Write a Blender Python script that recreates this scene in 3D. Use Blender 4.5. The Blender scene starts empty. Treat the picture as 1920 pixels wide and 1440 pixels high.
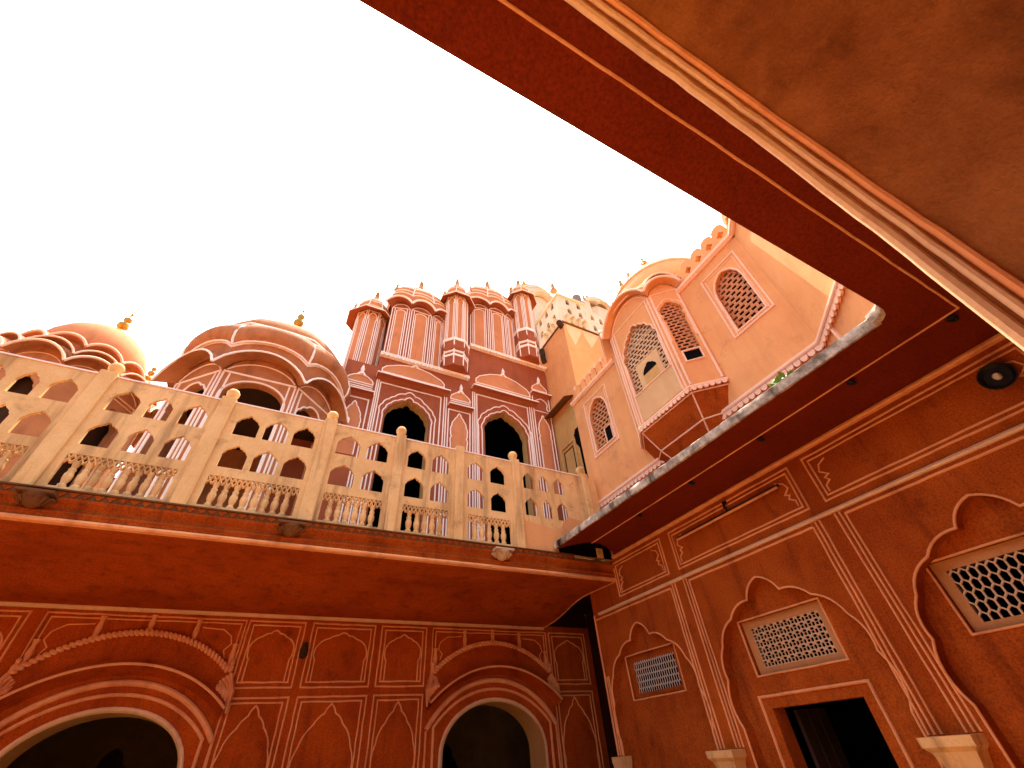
import bpy, bmesh, math, random
from mathutils import Vector, Matrix
from mathutils.geometry import tessellate_polygon
random.seed(7)
C = bpy.context.scene.collection
scn = bpy.context.scene
H = 1.55                                     # eye height above the courtyard floor
# ------------------------------------------------------------------ camera
cam = bpy.data.cameras.new('camera'); cam.sensor_width = 36.0
cam.lens = 36.0 * 783.17 / 1920.0; cam.clip_start = 0.02; cam.clip_end = 2000
co = bpy.data.objects.new('camera', cam); C.objects.link(co)
cx, cy, cz = (0.88949623, -0.45250784, -0.06350671), (-0.25993985, -0.61539759, 0.74412168), (-0.37580277, -0.64538551, -0.66501866)
co.matrix_world = Matrix(((cx[0], cy[0], cz[0], 0), (cx[1], cy[1], cz[1], 0), (cx[2], cy[2], cz[2], H), (0, 0, 0, 1)))
scn.camera = co
# ------------------------------------------------------------------ sky and sun
SUN = Vector((0.143, 0.310, 0.940)).normalized()
w = bpy.data.worlds.new('World'); scn.world = w; w.use_nodes = True
nt = w.node_tree; nt.nodes.clear()
sky = nt.nodes.new('ShaderNodeTexSky'); sky.sky_type = 'NISHITA'; sky.sun_disc = False
sky.sun_elevation = math.asin(SUN.z); sky.sun_rotation = math.atan2(SUN.x, SUN.y)
sky.air_density = 1.0; sky.dust_density = 9.0; sky.ozone_density = 0.6; sky.altitude = 400
bg = nt.nodes.new('ShaderNodeBackground'); bg.inputs['Strength'].default_value = 0.15
wo = nt.nodes.new('ShaderNodeOutputWorld')
nt.links.new(sky.outputs[0], bg.inputs[0]); nt.links.new(bg.outputs[0], wo.inputs[0])
sl = bpy.data.lights.new('sun', 'SUN'); sl.energy = 2.6; sl.angle = math.radians(0.55); sl.color = (1.0, 0.95, 0.87)
so = bpy.data.objects.new('sun', sl); C.objects.link(so); so.location = (3, 6, 30)
so.rotation_euler = (-SUN).to_track_quat('-Z', 'Y').to_euler()
scn.view_settings.view_transform = 'Standard'; scn.view_settings.look = 'None'
scn.view_settings.exposure = 2.2; scn.view_settings.gamma = 1.0
scn.cycles.use_denoising = True; scn.cycles.max_bounces = 10; scn.cycles.diffuse_bounces = 7
scn.cycles.sample_clamp_indirect = 8

# ------------------------------------------------------------------ materials
def lin(c): return tuple(c) + (1.,)
MATS = {}
def plaster(name, a, b, dirt=(.042, .018, .009), dirt_amt=.25, grain=.35, bump=.35, rough=.88, fine=55., streak=.5, metal=0., blotch=1.1):
    m = bpy.data.materials.new(name); m.use_nodes = True; N = m.node_tree.nodes; L = m.node_tree.links
    bs = N['Principled BSDF']; bs.inputs['Roughness'].default_value = rough; bs.inputs['Metallic'].default_value = metal
    bs.inputs['Specular IOR Level'].default_value = .06 if rough > .8 else .3
    geo = N.new('ShaderNodeNewGeometry')
    def noise(scale, det, rough_=.6, vec=None):
        n = N.new('ShaderNodeTexNoise'); n.inputs['Scale'].default_value = scale; n.inputs['Detail'].default_value = det
        n.inputs['Roughness'].default_value = rough_; L.new(vec or geo.outputs['Position'], n.inputs['Vector']); return n
    def ramp(src, lo, hi):
        r = N.new('ShaderNodeMapRange'); r.inputs['From Min'].default_value = lo; r.inputs['From Max'].default_value = hi
        L.new(src, r.inputs['Value']); return r.outputs[0]
    def mix(f, x, y, mode='MIX'):
        n = N.new('ShaderNodeMix'); n.data_type = 'RGBA'; n.blend_type = mode
        if isinstance(f, float): n.inputs[0].default_value = f
        else: L.new(f, n.inputs[0])
        for s, v in ((6, x), (7, y)):
            if isinstance(v, tuple): n.inputs[s].default_value = v
            else: L.new(v, n.inputs[s])
        return n.outputs[2]
    n1 = noise(blotch, 6, .65)
    col = mix(ramp(n1.outputs[0], .36, .64), lin(a), lin(b))
    n2 = noise(fine, 4, .7)
    g = N.new('ShaderNodeMath'); g.operation = 'MULTIPLY'; g.inputs[1].default_value = grain
    L.new(ramp(n2.outputs[0], .35, .7), g.inputs[0])
    col = mix(g.outputs[0], col, lin(dirt), 'MIX') if grain > .5 else mix(g.outputs[0], col, mix(.5, col, lin(dirt)))
    mp = N.new('ShaderNodeVectorMath'); mp.operation = 'MULTIPLY'; mp.inputs[1].default_value = (5., 5., .55)
    L.new(geo.outputs['Position'], mp.inputs[0])
    n3 = noise(1.0, 5, .6, mp.outputs[0]); n4 = noise(2.3, 7, .7)
    d = N.new('ShaderNodeMath'); d.operation = 'MULTIPLY'; L.new(ramp(n3.outputs[0], .52, .8), d.inputs[0]); d.inputs[1].default_value = streak
    d2 = N.new('ShaderNodeMath'); d2.operation = 'MULTIPLY'; L.new(ramp(n4.outputs[0], .56, .78), d2.inputs[0]); d2.inputs[1].default_value = 1.
    d3 = N.new('ShaderNodeMath'); d3.operation = 'MAXIMUM'; L.new(d.outputs[0], d3.inputs[0]); L.new(d2.outputs[0], d3.inputs[1])
    d4 = N.new('ShaderNodeMath'); d4.operation = 'MULTIPLY'; L.new(d3.outputs[0], d4.inputs[0]); d4.inputs[1].default_value = dirt_amt
    col = mix(d4.outputs[0], col, lin(dirt))
    L.new(col, bs.inputs['Base Color'])
    if bump:
        nb = noise(fine*.55, 8, .75); nb2 = noise(7., 3, .5)
        ad = N.new('ShaderNodeMath'); ad.operation = 'MULTIPLY_ADD'; L.new(nb2.outputs[0], ad.inputs[0]); ad.inputs[1].default_value = 1.2; L.new(nb.outputs[0], ad.inputs[2])
        bp = N.new('ShaderNodeBump'); bp.inputs['Strength'].default_value = bump; bp.inputs['Distance'].default_value = .012
        L.new(ad.outputs[0], bp.inputs['Height']); L.new(bp.outputs[0], bs.inputs['Normal'])
    MATS[name] = m; return m
plaster('terracotta', (.54, .115, .012), (.36, .064, .006), dirt=(.05, .010, .004), dirt_amt=.75, grain=.62, fine=60., bump=.6, blotch=1.1, streak=.9)
plaster('terracotta_deep', (.61, .108, .008), (.42, .064, .005), dirt=(.055, .010, .004), dirt_amt=.75, grain=.62, fine=60., bump=.6, blotch=1.1, streak=.9)
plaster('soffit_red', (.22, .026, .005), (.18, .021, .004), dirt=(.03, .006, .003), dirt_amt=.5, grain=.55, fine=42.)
plaster('arch_brown', (.45, .155, .038), (.28, .085, .019), dirt=(.03, .010, .004), dirt_amt=.95, grain=.5, bump=.8, fine=110., blotch=3.2)
plaster('recess_shade', (.035, .010, .004), (.02, .006, .003), dirt_amt=.4)  # near-black brown that carries the deep shade of the roofed recess
plaster('finial_stone', (.46, .27, .125), (.38, .21, .09), dirt=(.08, .04, .02), dirt_amt=.5, grain=.2)
plaster('tooth_cream', (.78, .56, .30), (.70, .48, .24), dirt=(.25, .13, .06), dirt_amt=.5, grain=.15)
plaster('awning_brown', (.20, .085, .03), (.15, .06, .02), dirt_amt=.4)
plaster('line_peach', (.86, .40, .16), (.74, .31, .115), dirt=(.42, .09, .02), dirt_amt=.85, grain=.3, streak=.9)
plaster('line_cream', (.84, .57, .32), (.72, .44, .22), dirt=(.30, .10, .04), dirt_amt=.8)
plaster('rose', (.77, .375, .14), (.70, .315, .112), dirt=(.30, .12, .05), dirt_amt=.5, grain=.18, bump=.25)
plaster('rose_tan', (.68, .45, .21), (.62, .37, .16), dirt=(.25, .145, .06), dirt_amt=.4, grain=.15, bump=.2)
plaster('rose_line', (.86, .58, .38), (.82, .53, .34), dirt=(.33, .145, .07), dirt_amt=.25, grain=.1, bump=.15)
plaster('brick_red', (.36, .10, .042), (.29, .078, .032), dirt=(.10, .035, .018), dirt_amt=.45, grain=.2, bump=.2, streak=.9)
plaster('panel_red', (.61, .25, .102), (.52, .20, .08), dirt=(.2, .08, .04), dirt_amt=.5, grain=.18, bump=.2, streak=.9)
plaster('white_line', (.90, .79, .66), (.86, .73, .59), dirt=(.39, .245, .16), dirt_amt=.2, grain=.1, bump=.1)
plaster('sandstone', (.84, .53, .215), (.70, .41, .15), dirt=(.17, .075, .028), dirt_amt=.85, grain=.3, bump=.4, streak=1.1, blotch=1.8)
plaster('pavilion_red', (.49, .20, .078), (.40, .155, .058), dirt=(.11, .045, .022), dirt_amt=.6, grain=.25, bump=.3, streak=1.0, blotch=2.)
plaster('cream_tower', (.77, .64, .44), (.71, .56, .37), dirt=(.25, .17, .08), dirt_amt=.45, grain=.1, bump=.2)
plaster('ochre', (.62, .38, .13), (.55, .31, .10), dirt=(.10, .05, .014), dirt_amt=.5, grain=.2, bump=.3)
plaster('stained_edge', (.70, .56, .40), (.20, .145, .095), dirt=(.012, .009, .007), dirt_amt=1., grain=.45, bump=.6, blotch=7., streak=1.4, fine=30.)
plaster('jali_stone', (.62, .42, .24), (.54, .35, .18), dirt=(.10, .05, .019), dirt_amt=.4, grain=.2, bump=.2)
plaster('jali_margin', (.56, .26, .09), (.46, .20, .066), dirt=(.10, .04, .015), dirt_amt=.5, grain=.3, bump=.3)
plaster('jali_pale', (.68, .60, .48), (.59, .50, .38), dirt=(.10, .07, .042), dirt_amt=.3, grain=.2, bump=.2)
plaster('jali_rose', (.56, .25, .11), (.50, .21, .095), dirt=(.145, .05, .02), dirt_amt=.3, grain=.15, bump=.2)
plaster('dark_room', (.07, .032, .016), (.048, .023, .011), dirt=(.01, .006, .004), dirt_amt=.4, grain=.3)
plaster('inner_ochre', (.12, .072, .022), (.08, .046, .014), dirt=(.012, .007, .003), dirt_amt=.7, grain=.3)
plaster('black_room', (.0037, .0027, .0018), (.0024, .0018, .0012), dirt=(.001, .001, .001), dirt_amt=.3, grain=.2, bump=0)  # near-black colour stands in for the darkness of rooms and openings
plaster('grime', (.069, .040, .025), (.042, .025, .016), dirt=(.011, .008, .006), dirt_amt=.6, grain=.4, bump=.5)
plaster('floor_stone', (.45, .26, .13), (.39, .22, .11), dirt=(.145, .07, .037), dirt_amt=.4, grain=.3)
plaster('roof_stone', (.46, .32, .21), (.38, .26, .165), dirt=(.069, .042, .025), dirt_amt=.5, grain=.3)
plaster('gilt', (.58, .32, .045), (.46, .23, .025), dirt=(.069, .034, .007), dirt_amt=.5, grain=.2, bump=.15, rough=.38, metal=.75)
plaster('black_iron', (.007, .006, .005), (.012, .009, .007), dirt=(.003, .0024, .002), dirt_amt=.4, grain=.2, bump=.2, rough=.55)
plaster('wood', (.042, .018, .008), (.025, .010, .005), dirt=(.006, .003, .002), dirt_amt=.5, grain=.4, rough=.7)
plaster('lamp_glass', (.81, .69, .53), (.72, .58, .41), dirt=(.35, .22, .12), dirt_amt=.2, grain=.05, bump=0, rough=.25)
plaster('leaf', (.115, .20, .023), (.20, .30, .037), dirt=(.042, .069, .009), dirt_amt=.3, grain=.2, bump=0, rough=.6)
plaster('grey_stone', (.26, .22, .175), (.195, .16, .13), dirt=(.042, .034, .027), dirt_amt=.5, grain=.3)

# ------------------------------------------------------------------ object helpers
def tag(o, label=None, cat=None, group=None, kind=None):
    if label: o['label'] = label
    if cat: o['category'] = cat
    if group: o['group'] = group
    if kind: o['kind'] = kind
    return o
def thing(name, label, cat, loc=(0, 0, 0), group=None):
    o = bpy.data.objects.new(name, None); C.objects.link(o); o.empty_display_size = .2
    o.location = Vector(loc); return tag(o, label, cat, group)
def orgn(o):                                  # world origin of a thing or part
    p = Vector((0, 0, 0))
    while o: p += o.location; o = o.parent
    return p
class MB:
    def __init__(s): s.v = []; s.f = []; s.smooth = False
    def add(s, vs, fs):
        b = len(s.v); s.v += [Vector(x) for x in vs]; s.f += [[i+b for i in f] for f in fs]; return s
    def build(s, name, mat, parent=None, smooth=None, jit=0.):
        me = bpy.data.meshes.new(name); lo = [min(v[i] for v in s.v) for i in range(3)]; hi = [max(v[i] for v in s.v) for i in range(3)]
        c = Vector([(a+b)/2 for a, b in zip(lo, hi)]); c.z = lo[2]
        me.from_pydata([(v-c)[:] for v in s.v], [], s.f)
        bm = bmesh.new(); bm.from_mesh(me); bmesh.ops.recalc_face_normals(bm, faces=bm.faces)
        if smooth or (smooth is None and s.smooth):
            for f in bm.faces: f.smooth = True
            for e in bm.edges:
                if len(e.link_faces) == 2 and e.calc_face_angle(0) > .7: e.smooth = False
        bm.to_mesh(me); bm.free(); me.materials.append(MATS[mat])
        o = bpy.data.objects.new(name, me); C.objects.link(o)
        if parent: o.parent = parent; o.location = c - orgn(parent)
        else: o.location = c
        return o
def clone(src, delta, parent=None, rotz=0.):
    o = src.copy(); C.objects.link(o); o.parent = parent or src.parent; o.location = src.location + Vector(delta)
    if rotz: o.rotation_euler.z += rotz
    return o
class Fr:                                     # a wall plane: a along it, b up, d out of it
    def __init__(s, o, u, v, n): s.o = Vector(o) + Vector((0, 0, H)); s.u = Vector(u); s.v = Vector(v); s.n = Vector(n)
    def p(s, a, b, d=0.): return s.o + s.u*a + s.v*b + s.n*d
def FY(y): return Fr((0, y, 0), (1, 0, 0), (0, 0, 1), (0, -1, 0))
def FX(x): return Fr((x, 0, 0), (0, 1, 0), (0, 0, 1), (-1, 0, 0))
def face_frame(A, B):                         # outward normal on the right of A->B turned so that it points away (A->B counter-clockwise in plan)
    A = Vector((A[0], A[1], 0)); B = Vector((B[0], B[1], 0)); u = (B-A).normalized()
    return Fr(A, u, (0, 0, 1), (u.y, -u.x, 0)), (B-A).length
def prism(mb, fr, outer, holes, d0, d1):
    loops = [outer] + list(holes)
    tri = tessellate_polygon([[Vector((p[0], p[1], 0)) for p in l] for l in loops])
    flat = [p for l in loops for p in l]; n = len(flat)
    vs = [fr.p(p[0], p[1], d1) for p in flat] + [fr.p(p[0], p[1], d0) for p in flat]
    fs = [list(t) for t in tri] + [[i+n for i in reversed(t)] for t in tri]
    b = 0
    for l in loops:
        k = len(l)
        for i in range(k):
            j = (i+1) % k; fs.append([b+i, b+j, b+j+n, b+i+n])
        b += k
    return mb.add(vs, fs)
def box(mb, lo, hi):
    (x0, y0, z0), (x1, y1, z1) = lo, hi
    return mb.add([(x0, y0, z0), (x1, y0, z0), (x1, y1, z0), (x0, y1, z0), (x0, y0, z1), (x1, y0, z1), (x1, y1, z1), (x0, y1, z1)],
                  [[3, 2, 1, 0], [4, 5, 6, 7], [0, 1, 5, 4], [1, 2, 6, 5], [2, 3, 7, 6], [3, 0, 4, 7]])
def boxr(mb, lo, hi): return box(mb, (lo[0], lo[1], lo[2]+H), (hi[0], hi[1], hi[2]+H))
def frbox(mb, fr, a0, a1, b0, b1, d0, d1): return prism(mb, fr, [(a0, b0), (a1, b0), (a1, b1), (a0, b1)], [], d0, d1)
def rect(a0, a1, b0, b1): return [(a0, b0), (a1, b0), (a1, b1), (a0, b1)]
def strip(mb, fr, pts, wd, h, closed=False, d=0., wob=0.):
    if wob:
        q = []
        m = len(pts); rng = range(m if closed else m-1)
        for i in rng:
            a, b = pts[i], pts[(i+1) % m]; L = math.hypot(b[0]-a[0], b[1]-a[1]); k = max(1, int(L/.16))
            for j in range(k):
                t = j/k; e = wob if j else wob*.4
                q.append((a[0]+(b[0]-a[0])*t+random.uniform(-e, e), a[1]+(b[1]-a[1])*t+random.uniform(-e, e)))
        if not closed: q.append(pts[-1])
        pts = q
    n = len(pts); prof = [(-.5, -.004), (-.42, h*.65), (-.15, h), (.15, h), (.42, h*.65), (.5, -.004)]; vs = []; k = len(prof)
    for i in range(n):
        p = Vector(pts[i]).to_2d()
        pa = Vector(pts[i-1]).to_2d() if (i or closed) else None; pb = Vector(pts[(i+1) % n]).to_2d() if (i < n-1 or closed) else None
        d1 = (p-pa).normalized() if pa is not None and (p-pa).length > 1e-7 else None; d2 = (pb-p).normalized() if pb is not None and (pb-p).length > 1e-7 else None
        d1 = d1 or d2 or Vector((1, 0)); d2 = d2 or d1
        t = d1+d2; t = t.normalized() if t.length > 1e-4 else d2
        nn = Vector((-t.y, t.x)); sc = 1/max(.5, abs(nn.dot(Vector((-d1.y, d1.x)))))
        for (x, z) in prof:
            q = p + nn*(x*wd*sc); vs.append(fr.p(q.x, q.y, d+z))
    fs = []
    for i in range(n if closed else n-1):
        j = (i+1) % n
        for c in range(k-1): fs.append([i*k+c, i*k+c+1, j*k+c+1, j*k+c])
    if not closed: fs += [list(range(k)), list(range((n-1)*k, n*k))]
    return mb.add(vs, fs)
def sweep(mb, fr, prof, a0, a1, seg=1):       # profile of (d, b) pairs dragged along the wall
    k = len(prof); vs = []; fs = []
    for i in range(seg+1):
        a = a0+(a1-a0)*i/seg
        vs += [fr.p(a, b, d) for d, b in prof]
    for i in range(seg):
        for c in range(k): fs.append([i*k+c, i*k+(c+1) % k, (i+1)*k+(c+1) % k, (i+1)*k+c])
    fs += [list(range(k)), list(range(seg*k, (seg+1)*k))]
    return mb.add(vs, fs)
def roll(d0, b0, r, n=8): return [(d0+r*math.sin(math.pi*i/n), b0-r+r*(1-math.cos(math.pi*i/n))) for i in range(n+1)]
def loft(mb, rows, closed=False):
    k = len(rows[0]); vs = [p for r in rows for p in r]; fs = []
    for i in range(len(rows)-1):
        for c in range(k if closed else k-1): fs.append([i*k+c, i*k+(c+1) % k, (i+1)*k+(c+1) % k, (i+1)*k+c])
    return mb.add(vs, fs)
def tube(mb, pts, r, n=6, closed=False, flat=1., up0=None):
    rows = []; m = len(pts)
    for i, p in enumerate(pts):
        p = Vector(p); a = Vector(pts[i-1]) if (i or closed) else None; b = Vector(pts[(i+1) % m]) if (i < m-1 or closed) else None
        t = ((b if b is not None else p)-(a if a is not None else p)).normalized()
        up = up0 or (Vector((0, 0, 1)) if abs(t.z) < .92 else Vector((0, 1, 0)))
        x = t.cross(up).normalized(); y = x.cross(t)
        rr = r[i] if isinstance(r, (list, tuple)) else r
        rows.append([p + x*rr*math.cos(2*math.pi*j/n) + y*rr*flat*math.sin(2*math.pi*j/n) for j in range(n)])
    if closed: rows.append(rows[0])
    loft(mb, rows, True)
    if not closed:
        b = len(mb.v); k = len(rows)*n
        mb.f += [[b-k+i for i in range(n)], [b-n+i for i in range(n)]]
    return mb
def lathe(mb, c, prof, n=16, sq=0., rot=0.):
    rows = []
    for r, z in prof:
        row = []
        for j in range(n):
            a = 2*math.pi*j/n+rot; row.append(Vector((c[0]+r*math.cos(a), c[1]+r*math.sin(a), c[2]+H+z)))
        rows.append(row)
    loft(mb, rows, True); b = len(mb.v); k = len(rows)*n
    mb.f += [[b-k+i for i in range(n)], [b-n+i for i in range(n)]]
    mb.smooth = True; return mb
def arc(p, q, s, n=5):                        # points from p (kept) to q (left off), bulging left of p->q by s*chord
    p = Vector(p); q = Vector(q); d = q-p; nn = Vector((-d.y, d.x)); return [tuple(p+d*(i/n)+nn*(s*4*(i/n)*(1-i/n))) for i in range(n)]
def cusped(c, nodes, s=.16, n=5, base=None):  # nodes: (half width, height) from the foot to the apex
    L = []
    for i in range(len(nodes)-1):
        a, b = nodes[i], nodes[i+1]; vert = abs(a[0]-b[0]) < 1e-3
        L += [(c-a[0], a[1])] if vert else arc((c-a[0], a[1]), (c-b[0], b[1]), s, n)
    R = [(2*c-x, y) for x, y in L][::-1]
    return L + [(c-nodes[-1][0], nodes[-1][1])] + ([] if nodes[-1][0] == 0 else [(c+nodes[-1][0], nodes[-1][1])]) + R
def arch_nodes(hw, foot, spring, apex, lobes=4):   # nodes of a pointed cusped arch
    nd = [(hw, foot), (hw, spring)]
    for i in range(1, lobes):
        t = i/lobes; a = t*math.pi/2; nd.append((hw*math.cos(a)**.9, spring+(apex-spring)*.86*math.sin(a)**1.05))
    nd.append((0, apex)); return nd
def ell(c, a, b, z0, foot=None, n=20):        # round arch outline, open below
    p = [(c-a*math.cos(math.pi*i/n), z0+b*math.sin(math.pi*i/n)) for i in range(n+1)]
    return ([(c-a, foot)] if foot is not None else []) + p + ([(c+a, foot)] if foot is not None else [])
def segarc(c, hw, z0, z1, n=20, foot=None):   # segmental arc rising z0 -> z1 -> z0
    s = z1-z0; R = (hw*hw+s*s)/(2*s); zc = z1-R; A = math.asin(min(1, hw/R))
    p = [(c+R*math.sin(-A+2*A*i/n), zc+R*math.cos(-A+2*A*i/n)) for i in range(n+1)]
    return ([(c-hw, foot)] if foot is not None else []) + p + ([(c+hw, foot)] if foot is not None else [])
def part(name, mat, par, fn, *a, smooth=None, **k):
    mb = MB(); fn(mb, *a, **k); return mb.build(name, mat, par, smooth)

# ================================================================== THE SETTING
fl = part('courtyard_floor', 'floor_stone', None, box, (-60, -60, -.3), (60, 60, 0)); tag(fl, kind='structure')

# ================================================================== ARCADE WALL (far side of the courtyard)
YB = 8.18; B = FY(YB)
wl = thing('arcade_wall', 'terracotta courtyard wall with two round arches and outlined panels below the balcony', 'wall', (1.2, YB+.25, 0))
AR = (-1.42, 3.87); AX = AR + (-6.71,)
open_out = lambda c: ell(c, .93, .667, .08, -H+.002)
part('wall_body', 'terracotta_deep', wl, prism, B, rect(-8.2, 6.1, -H, 1.93), [open_out(c) for c in AX], -.5, 0)
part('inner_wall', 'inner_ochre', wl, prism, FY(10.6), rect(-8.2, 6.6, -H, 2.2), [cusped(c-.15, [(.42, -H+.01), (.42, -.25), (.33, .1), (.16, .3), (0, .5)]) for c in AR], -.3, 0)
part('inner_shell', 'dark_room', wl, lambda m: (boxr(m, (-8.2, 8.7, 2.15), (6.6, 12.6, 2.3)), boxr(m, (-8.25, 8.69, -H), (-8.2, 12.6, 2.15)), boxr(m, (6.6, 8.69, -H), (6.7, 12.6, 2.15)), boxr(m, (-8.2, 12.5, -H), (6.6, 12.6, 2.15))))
for c in AX:
    o = ell(c, .93, .667, .08, -H+.01, 24); i_ = ell(c, .915, .652, .08, -H+.01, 24)
    part('arch_lining', 'ochre', wl, lambda m: loft(m, [[B.p(x, y, d) for x, y in q] for q, d in ((i_, -.52), (i_, .012), (o, .012))]))
    part('arch_edge', 'line_cream', wl, strip, B, ell(c, .955, .69, .08, -H+.01, 24), .05, .024)
    part('arch_moulding', 'line_peach', wl, strip, B, segarc(c, 1.08, .43, .915, 22, -H+.01), .045, .03)
    part('arch_roll', 'line_peach', wl, strip, B, segarc(c, 1.2, .40, 1.04, 24), .075, .055)
    part('arch_jamb_line', 'line_peach', wl, lambda m: [strip(m, B, [(c+s*1.2, .39), (c+s*1.2, -H+.01)], .035, .02) for s in (-1, 1)])
    # hood: coved eyebrow between the lower edge (out) and the rope on the wall
    rope = segarc(c, 1.14, 1.15, 1.60, 32); low = segarc(c, 1.23, .72, 1.21, 32); under = segarc(c, 1.20, .64, 1.12, 32)
    mid = [((a[0]*.5+b[0]*.5), a[1]*.5+b[1]*.5) for a, b in zip(rope, low)]; q3 = [((a[0]*.2+b[0]*.8), a[1]*.2+b[1]*.8) for a, b in zip(rope, low)]
    hd = part('arch_hood', 'terracotta_deep', wl, lambda m: loft(m, [[B.p(x, y, d) for x, y in q] for q, d in ((rope, .0), (rope, .055), (mid, .085), (q3, .15), (low, .27), (low, .24), (under, .0))]), smooth=True)
    part('hood_edge', 'line_peach', hd, lambda m: tube(m, [B.p(x, y, .262) for x, y in low], .017, 6))
    def beads(m):
        k = 44
        for i in range(k):
            j = i*32/k; a = rope[int(j)]; b = rope[min(32, int(j)+1)]; t = j-int(j); x = a[0]+(b[0]-a[0])*t; y = a[1]+(b[1]-a[1])*t
            dx, dy = b[0]-a[0], b[1]-a[1]; L = math.hypot(dx, dy); dx /= L; dy /= L
            p0 = B.p(x-dx*.03-dy*.036, y-dy*.03+dx*.036, .06); p1 = B.p(x+dx*.03+dy*.036, y+dy*.03-dx*.036, .075)
            tube(m, [p0, p0.lerp(p1, .25), p0.lerp(p1, .75), p1], [.012, .028, .028, .012], 6)
    part('rope_moulding', 'line_peach', hd, beads)
    for s in (-1, 1):
        def leaf(m, s=s):
            for k_ in range(5):
                x0 = c+s*(1.17-.035*k_); x1 = c+s*(1.255-.05*k_); z0 = 1.13-.03*k_; z1 = .68+.05*k_
                tube(m, [B.p(x0, z0, .06), B.p((x0+x1)/2+s*.03, (z0+z1)/2, .12), B.p(x1, z1, .15)], [.03, .045, .012], 6)
        part('hood_end_leaf', 'line_peach', hd, leaf)
        part('hood_bud', 'line_peach', hd, lambda m: lathe(m, (c+s*1.15, YB-.06, 1.14), [(.01, 0), (.035, .02), (.04, .06), (.02, .1), (.03, .13), (.005, .17)], 8))
    for dx, z0, z1 in ((0, 1.62, 1.83), (-.56, 1.5, 1.79), (.56, 1.5, 1.79), (-1.11, 1.2, 1.5), (1.11, 1.2, 1.5)):
        part('colonnette', 'line_peach', wl, lambda m: lathe(m, (c+dx, YB-.01, z0), [(.045, 0), (.05, .03), (.03, .06), (.04, (z1-z0)*.5), (.026, (z1-z0)*.8), (.04, z1-z0)], 8))
    part('frame_line', 'line_peach', wl, lambda m: (strip(m, B, [(c-1.165, .99), (c-1.165, 1.815), (c+1.165, 1.815), (c+1.165, .99)], .024, .014, wob=.004),
         strip(m, B, [(c-1.11, 1.5), (c-1.11, 1.765), (c+1.11, 1.765), (c+1.11, 1.5)], .02, .012, wob=.004)))
    for s in (-1, 1):
        part('spandrel_line', 'line_peach', wl, strip, B, [(c+s*x, y) for x, y in ((1.02, 1.33), (.98, 1.42), (1.05, 1.5), (1.02, 1.6), (.9, 1.68), (.62, 1.7))], .018, .01, wob=.003)
def panel(x0, x1, z0, z1, arch_top, foot):
    c = (x0+x1)/2; hw = (x1-x0)/2
    part('panel_frame', 'line_peach', wl, strip, B, rect(x0, x1, z0, z1), .026, .016, closed=True, wob=.005)
    part('panel_frame', 'line_peach', wl, strip, B, rect(x0+.065, x1-.065, z0+.065, z1-.06), .024, .014, closed=True, wob=.005)
    h = arch_top-foot
    nd = [(hw-.12, foot), (hw-.12, foot+h*.42), (hw-.09, foot+h*.55), (hw*.72, foot+h*.74), (hw*.42, foot+h*.87), (hw*.16, foot+h*.94), (0, arch_top)]
    part('panel_arch_outline', 'line_peach', wl, strip, B, cusped(c, nd, .09, 4), .024, .015, wob=.003)
PX = [(-.21, .58), (.70, 1.685), (1.80, 2.585), (5.11, 5.96), (-3.62, -2.76), (-4.62, -3.74), (-5.5, -4.74)]
for x0, x1 in PX:
    panel(x0, x1, .97, 1.815, 1.695, 1.04); panel(x0, x1, -1.2, .855, .765, -1.1)
part('wall_moulding', 'line_cream', wl, lambda m: sweep(m, B, [(-.01, 1.86), (.03, 1.862), (.055, 1.885), (.055, 1.915), (.03, 1.935), (-.01, 1.935)], -8.2, 4.99, 40))
part('wall_spike', 'grime', wl, lambda m: lathe(m, (.635, YB-.05, 1.32), [(.02, 0), (.055, .03), (.06, .12), (.03, .2), (.01, .22)], 8))
# recess between the two walls, its deep shade put into the colour
part('recess_head', 'recess_shade', wl, lambda m: (boxr(m, (4.998, 8.185, 1.94), (6.1, 8.5, 2.299)), boxr(m, (5.0, 6.475, 2.2), (6.1, 8.18, 2.299))))
part('recess_wall', 'recess_shade', wl, lambda m: boxr(m, (6.1, 5.6, -H), (6.3, 8.18, 2.3)))

# ================================================================== BALCONY (cove, slab, cornice) above it
bal = thing('balcony', 'deep terracotta balcony with smooth coved underside and moulded cornice over the arcade', 'balcony', (1, 6.9, H+1.9))
cove = [(8.18, 1.90), (8.0, 1.905), (7.72, 1.925), (7.5, 1.955), (7.31, 1.99), (7.1, 2.035), (6.9, 2.07), (6.7, 2.088), (6.4, 2.089), (6.0, 2.075), (5.74, 2.07)]
def f_cove(m):
    rows = []
    for i in range(49):
        x = -8.2+13.195*i/48; rows.append([Vector((x, y, z+H)) for y, z in cove] + [Vector((x, 5.74, 2.3+H)), Vector((x, 8.18, 2.3+H))])
    loft(m, rows, True); n = len(rows[0]); m.f += [list(range(n)), [len(m.v)-n+i for i in range(n)]]
part('cove', 'terracotta_deep', bal, f_cove, smooth=True)
part('cove_edge', 'line_peach', bal, lambda m: tube(m, [(4.996, y, z+H-.004) for y, z in cove], .012, 6))
part('terrace_slab', 'roof_stone', bal, lambda m: boxr(m, (-8.2, 5.76, 2.3), (6.1, 11.5, 2.395)))
CF = FY(5.72)
part('cornice_lip', 'line_peach', bal, lambda m: sweep(m, CF, [(-.03, 2.062), (.03, 2.066), (.045, 2.085), (.03, 2.11), (-.03, 2.115)], -8.2, 4.99, 30))
part('cornice', 'terracotta', bal, lambda m: sweep(m, CF, [(-.03, 2.116), (.012, 2.116), (.016, 2.15), (.03, 2.165), (.03, 2.18), (.0, 2.20), (.0, 2.235), (.05, 2.29), (.06, 2.315), (-.03, 2.315)], -8.2, 4.99, 30))
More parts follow.
